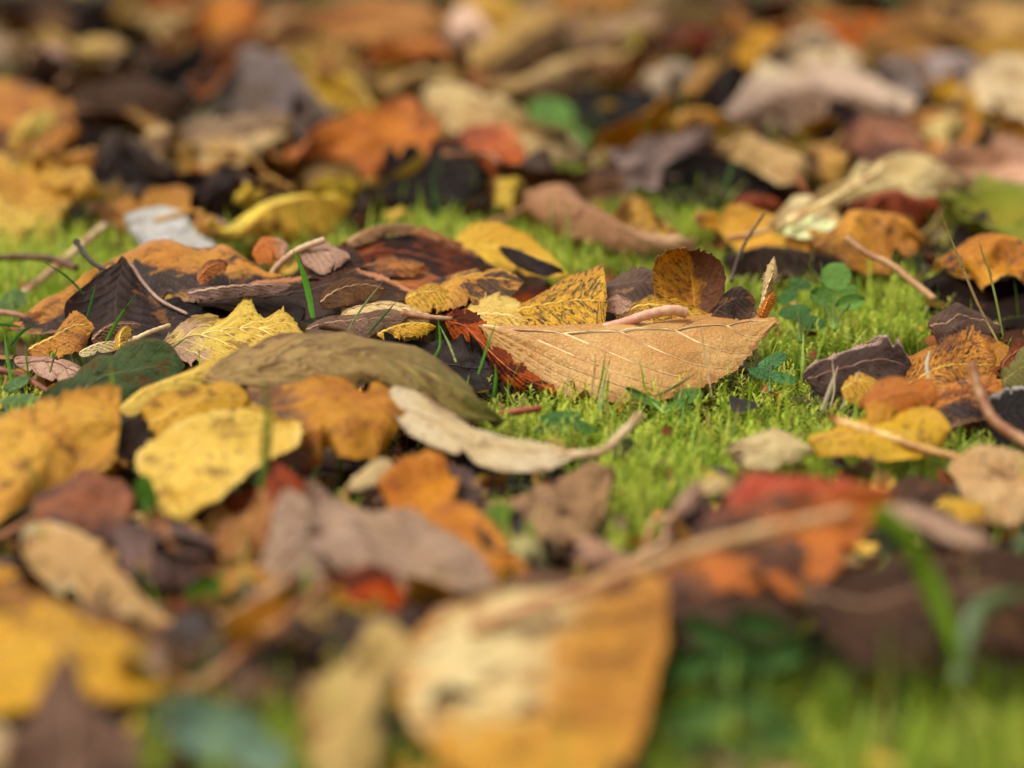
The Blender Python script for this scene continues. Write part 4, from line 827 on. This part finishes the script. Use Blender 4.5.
def weed(name, label, cat, c, leaflets, stems, c2=None, group="green weeds in the moss"):
    """A small plant: every leaflet is a part (a rounded blade), every stem too."""
    p0 = P(*stems[0][0]); root = empty(name, Vector(p0 * S)); tag(root, label, cat, group)
    mt = leafmat(m(c, base2=c2 or tuple(int(x * .8) for x in c), va=0.35, nv=7, vk=1.4, net=0.06, edge=(c, 0.0), rough=0.45, trans=0.35, wear=0), "weed_skin")
    for i, (cx, cy, g, w, h, rot, lift) in enumerate(leaflets):
        a, b = P(cx, cy, g), P(cx, cy, g)
        kx = np.linalg.norm(P(cx + 1, cy, g) - a)
        ca, sa = math.cos(rot), math.sin(rot)
        ex = np.array([1.0, 0, 0]) * ca + np.array([0, 0.55, 0.83]) * sa
        ey = -np.array([1.0, 0, 0]) * sa + np.array([0, 0.55, 0.83]) * ca
        W, H = w * kx / 2, h * kx / 2
        ts = np.linspace(-1, 1, 9)
        up = np.array([0, -0.83, 0.55])
        Lc = [a + ex * W * q + ey * H * math.sqrt(max(0, 1 - q * q)) + up * lift for q in ts]
        Rc = [a + ex * W * q - ey * H * math.sqrt(max(0, 1 - q * q)) + up * lift for q in ts]
        Q, UV, Mc = blade_grid(Lc, Rc, [a + ex * W * q for q in ts], wr=0.02, relief=0.012, nt=40, ns=17, seed=900 + i + int(cx), ends=(0, 0), crease=0.4, ragged=0.01)
        child("leaflet", solid("leaflet", Q, UV, [mt], 0.02, p0), root)
    for st in stems:
        child("stem", tube("stem", [P(*q) for q in st], 0.045, stemmat(tuple(int(x * .9) for x in c)), p0, n=16, k=6, r2=0.035), root)
    return root

weed("clover", "round leaved green clover standing in the moss right of the tan leaf", "clover", (126, 168, 68),
     [(836,276,322,32,28,0.3,0.0),(822,298,334,28,20,-0.5,0.1),(850,303,336,30,16,0.25,0.1),(846,290,334,26,10,0.15,0.0)], [[(834,330,346),(834,306,338),(836,288,330)],[(834,330,346),(828,312,338),(824,300,335)],[(834,330,346),(842,314,340),(850,304,336)]])
weed("clover", "low bluish green clover left of the round leaved clover", "clover", (99, 142, 66),
     [(795,312,338,34,16,0.1,0.0),(812,322,342,30,14,-0.3,0.0),(788,296,332,24,14,0.6,0.0),(800,284,326,24,12,-0.2,0.0)], [[(800,342,352),(800,326,345),(798,312,338)],[(800,342,352),(808,332,346),(812,322,342)]])
weed("weed", "broad blue green weed leaf beside the tan leaf's right tip", "weed", (101, 152, 85),
     [(772,362,384,34,14,0.5,0.0),(760,374,388,26,10,-0.4,0.0),(782,378,390,30,12,-0.2,0.0)], [[(770,392,396),(770,378,390),(772,364,384)]])
weed("weed", "pale green weed with narrow leaves under the tan leaf's lower edge", "weed", (135, 178, 76),
     [(642,398,410,38,8,-0.55,0.1),(656,404,412,30,8,-0.4,0.0),(688,396,408,32,16,0.2,0.0),(676,406,412,24,10,0.6,0.0)], [[(664,414,416),(654,404,412),(642,398,410)],[(664,414,416),(680,404,411),(688,396,408)]])
weed("weed", "dark green low weed right of the creamy strip's stalk", "weed", (95, 146, 62),
     [(560,418,428,46,14,0.1,0.0),(580,426,434,36,12,-0.3,0.0),(548,428,434,32,10,0.3,0.0)], [[(566,436,440),(562,426,432),(560,418,428)]])
weed("weed", "grey green weed leaves at the left edge under the dark green leaf", "weed", (122, 152, 90),
     [(20,404,418,46,20,0.1,0.0),(6,424,434,54,22,-0.2,0.0),(36,420,430,32,16,0.5,0.0),(16,384,406,30,12,0.5,0.0)], [[(18,436,440),(18,420,430),(20,404,418)]])
weed("weed", "small blue green weed leaf on the far grass beside the blotched leaf", "weed", (124, 152, 79), [(14,300,316,26,22,0.6,0.0),(4,306,320,18,12,-0.4,0.0)], [[(12,322,328),(13,310,321),(14,300,316)]])
weed("clover", "large blurred teal green clover leaf at the bottom left", "clover", (142, 168, 136),
     [(214,734,760,104,56,-0.15,0.2),(180,716,748,58,36,0.4,0.1),(262,756,774,62,40,-0.4,0.1)], [[(214,800,806),(214,768,786),(214,740,764)]])
weed("weed", "dark green blurred weed in front right of the huge leaf, upper one", "weed", (96, 132, 66),
     [(716,640,676,80,26,-0.5,0.3),(760,628,668,70,24,-0.3,0.3),(690,668,690,60,28,0.4,0.2),(774,660,686,66,26,0.3,0.2),(728,664,688,64,24,0.1,0.2)], [[(730,720,728),(726,680,702),(718,644,680)],[(730,720,728),(760,690,706),(774,660,686)]])
weed("weed", "dark green blurred weed in front right of the huge leaf, lower one", "weed", (106, 142, 66),
     [(700,716,736,78,34,0.4,0.2),(748,708,732,70,30,-0.3,0.2),(772,736,750,70,30,0.2,0.2),(708,752,766,70,30,-0.2,0.2)], [[(730,780,784),(722,744,760),(704,718,738)],[(730,780,784),(760,752,764),(772,736,750)]])
weed("weed", "green weed leaf showing below the golden pointed leaf", "weed", (81, 118, 22), [(146,496,528,22,44,0.2,0.0),(212,588,606,60,18,0.3,0.0),(228,634,648,50,24,0.2,0.0)], [[(150,540,556),(148,520,540),(146,500,530)]])
weed("weed", "bright green weed leaf under the folded tan leaf", "weed", (124, 156, 45), [(500,516,532,34,26,0.2,0.0),(524,528,540,26,16,-0.4,0.0)], [[(508,548,552),(504,532,542),(500,518,534)]])
weed("weed", "blue green weed leaves behind the straw beige leaf", "weed", (124, 166, 71), [(552,112,130,50,30,-0.3,0.0),(572,140,150,40,24,0.2,0.0),(540,132,144,34,16,0.5,0.0)], [[(560,156,160),(556,134,146),(552,114,132)]])

# ================================================================== litter between: smaller leaves, half buried
def inside(px, py, poly):
    c = False; n = len(poly)
    for i in range(n):
        x1, y1 = poly[i]; x2, y2 = poly[i - 1]
        if (y1 > py) != (y2 > py) and px < (x2 - x1) * (py - y1) / (y2 - y1) + x1: c = not c
    return c
GREEN = [
    [(455,425),(520,398),(600,402),(700,394),(752,372),(776,300),(800,268),(870,255),(925,285),(930,335),(905,335),(800,360),(812,398),(930,420),(1024,430),(1024,462),(940,472),(720,474),(660,515),(610,565),(596,470),(560,445),(480,432)],
    [(640,800),(664,640),(720,605),(830,660),(940,650),(1060,640),(1060,800)],
    [(-60,226),(60,232),(112,224),(132,246),(96,290),(30,330),(-60,330)],
    [(-60,234),(150,234),(220,240),(370,232),(470,196),(500,212),(620,256),(700,246),(790,272),(760,300),(610,272),(560,284),(440,250),(340,252),(240,258),(-60,262)],
    [(515,110),(560,94),(602,150),(600,185),(560,170),(520,150)],
    [(580,190),(640,165),(700,175),(730,220),(700,235),(620,225)],
    [(120,800),(150,706),(290,690),(330,720),(420,745),(560,800)],
    [(-20,380),(40,390),(64,420),(20,440),(-20,440)],
    [(880,190),(960,150),(980,180),(940,205)],
    [(480,495),(520,490),(540,545),(500,560)],
]
SOFT = [g for g in GREEN]
def to_px(X, Y, Z):
    d = np.array([X, Y, Z - CAM_H]); dep = d @ FWD
    return 512 + FPX * d[0] / dep, 384 - FPX * (d @ UPV) / dep
def green_at(X, Y):
    px, py = to_px(X, Y, 0.0)
    return any(inside(px, py, g) for g in GREEN)

SHADES = [("brown", (120, 78, 46)), ("dark brown", (62, 38, 24)), ("ochre", (196, 136, 44)), ("tan", (190, 138, 84)), ("rusty", (164, 80, 28)), ("umber", (84, 52, 32)),
          ("golden", (212, 152, 36)), ("grey brown", (122, 94, 80)), ("black brown", (38, 25, 18)), ("dull beige", (202, 164, 112))]
SHADE_W = [5, 6, 3.2, 2.4, 4.5, 5, 2.5, 2, 5, 1.4]
FILL = []
used = set()
def filler(X, Y, rng, dz):
    sc = rng.uniform(2.6, 5.2) * (1.0 if Y < 110 else 1.7); wd = sc * rng.uniform(0.42, 0.6)
    th = rng.uniform(0, 6.28); near = 76 < Y < 108; tilt = rng.normal(0, 0.12 if near else 0.35); roll = rng.normal(0, 0.25 if near else 0.55); dz = min(dz, -0.3) if near else dz
    e = np.array([math.cos(th) * math.cos(tilt), math.sin(th) * math.cos(tilt), math.sin(tilt)])
    sdv = np.cross([0, 0, 1.0], e); sdv /= np.linalg.norm(sdv); nv_ = np.cross(e, sdv)
    sdv = sdv * math.cos(roll) + nv_ * math.sin(roll); nv_ = np.cross(e, sdv)
    c = np.array([X, Y, dz])
    ts = np.linspace(0, 1, 7); bend = rng.normal(0.15, 0.4); cup = rng.normal(0.1, 0.4)
    w = np.sin(math.pi * np.clip(ts, 0.02, 0.98) ** 0.8)
    Mc = [c + e * sc * (t - .5) + nv_ * bend * math.sin(math.pi * t) for t in ts]
    Lc = [q + (sdv * wd / 2 - nv_ * cup) * ww for q, ww in zip(Mc, w)]
    Rc = [q - (sdv * wd / 2 + nv_ * cup) * ww for q, ww in zip(Mc, w)]
    k = rng.choice(len(SHADES), p=np.array(SHADE_W) / sum(SHADE_W))
    adj, col = SHADES[k]
    Q, UV, _ = blade_grid(Lc, Rc, Mc, nt=40, ns=17, wr=0.08, ragged=0.08, ends=(0, 0), seed=int(rng.integers(1e6)), crump=0.22, curl=0.5, bites=5)
    FILL.append((Q, UV, adj, tuple(int(x * rng.uniform(0.9, 1.08)) // 6 * 6 for x in col), np.array([Q[..., 0].mean(), Q[..., 1].mean(), Q[..., 2].min()])))
rng = np.random.default_rng(5)
cells = []
Y = 56.0
while Y < 165:
    step = 2.5 if Y < 110 else 3.3
    half = Y / math.cos(PITCH) * 512 / FPX * 1.12 + 2
    X = -half
    while X < half:
        cells.append((X + rng.uniform(-1, 1), Y + rng.uniform(-1, 1))); X += step
    Y += step
for X, Y in cells:
    if green_at(X, Y) or rng.random() < 0.12: continue
    if Y < 108 and any(green_at(X + dx, Y + dy) for dx, dy in ((1.6, 0), (-1.6, 0), (0, 3), (0, -3))): continue
    filler(X, Y, rng, rng.uniform(-0.55, 0.45))

# ================================================================== ground
def fbm(x, y): return mnoise.noise((x * 0.13, y * 0.13, 1.7)) * 0.35 + mnoise.noise((x * 0.5, y * 0.5, 4.2)) * 0.12
gx = np.concatenate([[-9000, -2500, -600, -200, -90], np.linspace(-50, 50, 100), [90, 200, 600, 2500, 9000]])
gy = np.concatenate([[-9000, -2500, -600, -100, 20], np.linspace(45, 175, 120), [220, 320, 700, 2500, 9000]])
V = [((x) * S, (y) * S, (-0.85 + (fbm(x, y) if abs(x) < 300 and abs(y) < 400 else 0)) * S) for y in gy for x in gx]
nx = len(gx)
F = [(j * nx + i, j * nx + i + 1, (j + 1) * nx + i + 1, (j + 1) * nx + i) for j in range(len(gy) - 1) for i in range(nx - 1)]
soil = bpy.data.materials.new("soil"); soil.use_nodes = True
k = NT(soil); k.n.clear()
tc = k.new('ShaderNodeTexCoord')
n1 = k.noise(tc.outputs['Object'], 60.0, 6, 0.7); n2 = k.noise(tc.outputs['Object'], 400.0, 5, 0.7)
c = k.mix(k.step(n1, 0.38, 0.62), lin((52, 40, 28)), lin((58, 62, 24))); c = k.mix(k.step(n2, 0.5, 0.7), c, lin((34, 26, 20)))
bs = k.new('ShaderNodeBsdfPrincipled'); k.l.new(c, bs.inputs['Base Color']); bs.inputs['Roughness'].default_value = 0.85
bp = k.new('ShaderNodeBump'); bp.inputs['Strength'].default_value = 0.9; bp.inputs['Distance'].default_value = 0.003
k.l.new(n2, bp.inputs['Height']); k.l.new(bp.outputs[0], bs.inputs['Normal'])
out = k.new('ShaderNodeOutputMaterial'); k.l.new(bs.outputs[0], out.inputs['Surface'])
go = bpy.data.objects.new("ground", mesh_from("ground", V, F, [soil])); COL.objects.link(go)
go["kind"] = "structure"

# ================================================================== moss and short grass (stuff)
def scatter(density_in, density_out, y0, y1, spread=1.5):
    out = []
    n = int((y1 - y0) * 72 * max(density_in, density_out))
    X = rng.uniform(-36, 36, n); Yv = rng.uniform(y0, y1, n)
    keep = np.abs(X) < Yv / math.cos(PITCH) * 512 / FPX * spread + 1.5
    X, Yv = X[keep], Yv[keep]
    pr = rng.random(len(X)) * max(density_in, density_out)
    res = [(x, y, gflag) for x, y, p in zip(X, Yv, pr) for gflag in (green_at(x, y),) if p < (density_in if gflag else density_out)]
    return res
def linv(c): return np.array(lin(c)[:3])

def build_moss():
    P0 = scatter(11.0, 0.25, 70, 112) + scatter(5.0, 0.2, 112, 150) + scatter(5.5, 0.3, 56, 70)
    Vs, Fs, Cs = [], [], []; nv = 0
    for x, y, gflag in P0:
        z = -0.75 + fbm(x, y) * 0.8
        patch = mnoise.noise((x * 0.28, y * 0.28, 9.0))
        H = rng.uniform(0.45, 1.1) * (1 + 0.5 * patch)
        lean = rng.normal(0, 0.28, 2)
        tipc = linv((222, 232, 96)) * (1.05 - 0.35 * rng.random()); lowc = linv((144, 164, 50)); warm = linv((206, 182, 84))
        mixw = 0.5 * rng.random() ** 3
        nl = 22 if 76 < y < 108 else 14
        for i in range(nl):
            t = (i + 1) / nl
            a = i * 2.4 + rng.uniform(-.3, .3)
            cx, cy, cz = x + lean[0] * t * H, y + lean[1] * t * H, z + H * t
            el = 0.35 + 0.9 * (t > 0.75) * (t - 0.75) * 4 * rng.uniform(0.5, 1)
            d = np.array([math.cos(a) * math.cos(el), math.sin(a) * math.cos(el), math.sin(el)])
            l = rng.uniform(0.15, 0.30) * (0.8 + 0.3 * t); w = rng.uniform(0.018, 0.034)
            sd2 = np.array([-math.sin(a), math.cos(a), 0]) * w
            b = np.array([cx, cy, cz]); droop = np.array([0, 0, -0.25 * l])
            Vs += [b - sd2 * .6, b + sd2 * .6, b + d * l * .5 + sd2 + droop * -.1, b + d * l * .5 - sd2 + droop * -.1, b + d * l + droop]
            Fs += [(nv, nv + 1, nv + 2, nv + 3), (nv + 3, nv + 2, nv + 4, nv + 4)]
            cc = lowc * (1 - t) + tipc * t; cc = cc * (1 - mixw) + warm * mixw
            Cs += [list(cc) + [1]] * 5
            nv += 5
    return Vs, Fs, Cs

def tri_mesh(name, Vs, Fs, Cs, mat):
    me = bpy.data.meshes.new(name)
    F = np.array(Fs, np.int32)
    q = F[F[:, 2] != F[:, 3]]; t = F[F[:, 2] == F[:, 3]][:, :3]
    T = np.vstack([q[:, :3], q[:, [0, 2, 3]], t])
    return mesh_from(name, np.array(Vs) * S, T, [mat], colors=np.array(Cs))

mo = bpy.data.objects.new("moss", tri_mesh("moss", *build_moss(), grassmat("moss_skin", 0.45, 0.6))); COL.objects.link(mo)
mo["kind"] = "stuff"; mo["label"] = "yellow green moss growing over the ground"; mo["category"] = "moss"

def build_crumbs():
    Vs, Fs, Cs = [], [], []; nv = 0
    cols = [(70, 44, 28), (110, 70, 40), (170, 120, 64), (44, 30, 22), (196, 150, 92), (150, 80, 34), (206, 160, 60)]
    P0 = scatter(0.35, 1.6, 60, 150)
    for x, y, gflag in P0:
        z = rng.uniform(-0.45, 0.3) if not gflag else rng.uniform(-0.2, 0.25)
        r = rng.uniform(0.12, 0.5); n = 7
        e1 = rng.normal(0, 1, 3); e1[2] *= 0.4; e1 /= np.linalg.norm(e1); e2 = np.cross(e1, [0, 0, 1.0] + rng.normal(0, .4, 3)); e2 /= np.linalg.norm(e2); e3 = np.cross(e1, e2)
        el = rng.uniform(0.3, 1.0); col = linv(cols[rng.integers(len(cols))]) * rng.uniform(0.7, 1.1)
        c = np.array([x, y, z]); ring = []
        for i in range(n):
            a = i / n * 6.283; q = r * rng.uniform(0.6, 1.1)
            ring.append(c + e1 * math.cos(a) * q + e2 * math.sin(a) * q * el + e3 * rng.normal(0, 0.2) * r)
        Vs += [c + e3 * r * rng.normal(0, .2)] + ring; Cs += [list(col) + [1]] * (n + 1)
        for i in range(n): Fs.append((nv, nv + 1 + i, nv + 1 + (i + 1) % n, nv + 1 + (i + 1) % n))
        nv += n + 1
    return Vs, Fs, Cs

def build_litter():
    # torn, curled bits of leaf too many to count, lying between and on the leaves
    Vs, Fs, Cs = [], [], []; nv = 0
    cols = [(74, 48, 30), (116, 76, 46), (178, 128, 66), (50, 33, 24), (204, 160, 102), (158, 90, 36), (212, 164, 58), (190, 128, 36), (140, 106, 84), (92, 66, 52)]
    for x, y, gflag in scatter(0.06, 0.62, 60, 104) + scatter(0.03, 0.20, 104, 150):
        sc = rng.uniform(0.5, 1.7) * (1.25 if y > 108 else 1.0) * (0.6 if gflag else 1); wd = sc * rng.uniform(0.35, 0.8)
        near = 76 < y < 108
        z = rng.uniform(-0.4, 0.0) if near else rng.uniform(-0.3, 0.9)
        R3 = np.array((Vector((0, 0, 1)).rotation_difference(Vector((rng.normal(0, .5), rng.normal(0, .5), 1)).normalized())).to_matrix())
        an = rng.uniform(0, 6.28); ca, sa = math.cos(an), math.sin(an)
        cu, cv = rng.normal(0, 0.9), rng.normal(0, 1.3); tw = rng.normal(0, .8)
        nu, nw = 7, 5
        col = linv(cols[rng.integers(len(cols))]) * rng.uniform(0.7, 1.1)
        for i in range(nu):
            u = i / (nu - 1) * 2 - 1
            wu = (1 - 0.85 * abs(u) ** rng.uniform(1.5, 4)) * rng.uniform(0.75, 1.1)
            for j in range(nw):
                w_ = j / (nw - 1) * 2 - 1
                p = np.array([u * sc / 2, w_ * wd / 2 * wu, 0])
                p[2] = (cu * u * u * sc + cv * w_ * w_ * wd) * 0.22 + tw * u * w_ * wd * 0.3 + rng.normal(0, 0.03)
                p = np.array([p[0] * ca - p[1] * sa, p[0] * sa + p[1] * ca, p[2]])
                Vs.append(R3 @ p + np.array([x, y, z])); Cs.append(list(col * (0.8 + 0.3 * rng.random())) + [1])
        for i in range(nu - 1):
            for j in range(nw - 1):
                q = nv + i * nw + j; Fs.append((q, q + 1, q + nw + 1, q + nw))
        nv += nu * nw
    return Vs, Fs, Cs

def build_grass():
    P0 = scatter(14.0, 0.9, 56, 112) + scatter(9.0, 0.7, 112, 155)
    Vs, Fs, Cs = [], [], []; nv = 0
    for x, y, gflag in P0:
        z = -0.85 + fbm(x, y)
        pxx, pyy = to_px(x, y, 0)
        fore = pyy > 600
        L = rng.uniform(0.7, 1.7) if not fore else rng.uniform(0.8, 2.0)
        if rng.random() < 0.06: L *= 1.7
        if not gflag: L *= rng.uniform(0.8, 1.5)
        a = rng.uniform(0, 6.28); bend = abs(rng.normal(0.25, 0.45)); w = rng.uniform(0.035, 0.08)
        r = rng.random()
        col = linv((172, 198, 62)) if r < 0.5 else (linv((124, 158, 56)) if r < 0.75 else (linv((214, 220, 100)) if r < 0.93 else linv((196, 168, 104))))
        col = col * rng.uniform(0.8, 1.15)
        dh = np.array([math.cos(a), math.sin(a), 0]); sd2 = np.array([-math.sin(a), math.cos(a), 0])
        tw = rng.normal(0, 0.5)
        n = 5
        for i in range(n):
            t = i / (n - 1)
            b = np.array([x, y, z]) + dh * L * bend * t ** 2 + np.array([0, 0, 1]) * L * (t - 0.32 * bend * t ** 2)
            ww = w * (1 - t) ** 0.7 * (0.8 if i == 0 else 1)
            s2 = sd2 * math.cos(tw * t) + dh * math.sin(tw * t)
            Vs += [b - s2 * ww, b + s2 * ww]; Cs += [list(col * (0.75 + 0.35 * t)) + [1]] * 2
            if i: Fs.append((nv + 2 * i - 2, nv + 2 * i - 1, nv + 2 * i + 1, nv + 2 * i))
        nv += 2 * n
    return Vs, Fs, Cs
cr = bpy.data.objects.new("leaf_crumbs", tri_mesh("leaf_crumbs", *build_crumbs(), grassmat("crumb_skin", 0.1, 0.7))); COL.objects.link(cr)
cr["kind"] = "stuff"; cr["label"] = "brown crumbs of broken leaves strewn over the ground"; cr["category"] = "leaf crumbs"
li = bpy.data.objects.new("leaf_litter", tri_mesh("leaf_litter", *build_litter(), grassmat("litter_bits", 0.15, 0.65))); COL.objects.link(li)
li["kind"] = "stuff"; li["label"] = "torn curled bits of brown and yellow leaf lying between the whole leaves"; li["category"] = "leaf litter"
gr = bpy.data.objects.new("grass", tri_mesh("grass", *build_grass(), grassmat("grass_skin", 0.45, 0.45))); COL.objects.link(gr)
gr["kind"] = "stuff"; gr["label"] = "short green grass between the fallen leaves"; gr["category"] = "grass"

# ================================================================== keep the litter that shows, give each piece its own label
bpy.context.view_layer.update()
dg = bpy.context.evaluated_depsgraph_get()
objs = []
WHOLE = ("blade", "midrib", "stem", "vein", "leaflet", "leaf_stalk")
def side_of_leaves(p):
    r = 0
    for sg in (1, -1):
        o = Vector(p * S)
        for _ in range(6):
            hit, loc, no, fi, ob, mw = scene.ray_cast(dg, o, Vector((0, 0, -sg)), distance=0.05)
            if not hit: break
            if ob.name.split(".")[0] in WHOLE: r += sg * 1; return (r, True)
            o = loc + Vector((0, 0, -sg)) * 1e-5
    return (0, False)
def pierces(Q):
    up = dn = 0
    for p in Q[::4, ::3].reshape(-1, 3):
        r, h = side_of_leaves(p)
        if h and r > 0: up += 1
        elif h: dn += 1
    return up > 0 and dn > 0
for Q, UV, adj, col, org in FILL:
    for dz in (0.0, 0.35, 0.7, 1.0):
        Q2 = Q - np.array([0, 0, dz])
        if not pierces(Q2): break
    else:
        continue
    Q = Q2; org = org - np.array([0, 0, dz])
    o = bpy.data.objects.new("leaf_scrap", solid("leaf_scrap", Q, UV, [leafmat(m(col, va=0.35), "litter_skin")], 0.03, org)); COL.objects.link(o)
    o.location = Vector(org * S); objs.append((o, Q, adj, org))
bpy.context.view_layer.update(); dg = bpy.context.evaluated_depsgraph_get()
co = Vector((0, 0, CAM_H * S))
seen_count = {}
for px in range(2, 1024, 6):
    for py in range(2, 768, 6):
        d = FWD + RGT * ((px - 512.0) / FPX) + UPV * ((384.0 - py) / FPX)
        hit, loc, no, fi, ob, mw = scene.ray_cast(dg, co, Vector(d).normalized())
        if hit and ob:
            r = ob
            while r.parent: r = r.parent
            seen_count[r.name] = seen_count.get(r.name, 0) + 1
anchors = [(r, lab, org) for r, lab, org in NAMED]
for o, Q, adj, org in objs:
    cx, cy = to_px(*org)
    off = cx < -20 or cx > 1044 or cy < -20 or cy > 790
    if seen_count.get(o.name, 0) < 6:
        if not off or True:
            bpy.data.objects.remove(o, do_unlink=True); continue
    order = sorted(anchors, key=lambda q: np.hypot(q[2][0] - org[0], (q[2][1] - org[1]) * 0.6))
    for r, lab, ao in order:
        if (adj, lab) in used: continue
        used.add((adj, lab)); break
    side = "near" if abs(ao[1] - org[1]) < 2 else ("before" if org[1] < ao[1] else "behind")
    sw = lab.replace(",", "").split()[:11]
    while sw[-1] in ("the", "a", "of", "with", "and", "at", "to", "in", "by", "under", "on", "into", "over", "big", "dark", "pale", "left", "right", "small", "behind", "below", "beside", "large", "from", "saw"): sw.pop()
    short = " ".join(sw)
    tag(o, f"{adj} scrap {side} the {short}", "leaf", "half buried leaves in the litter")
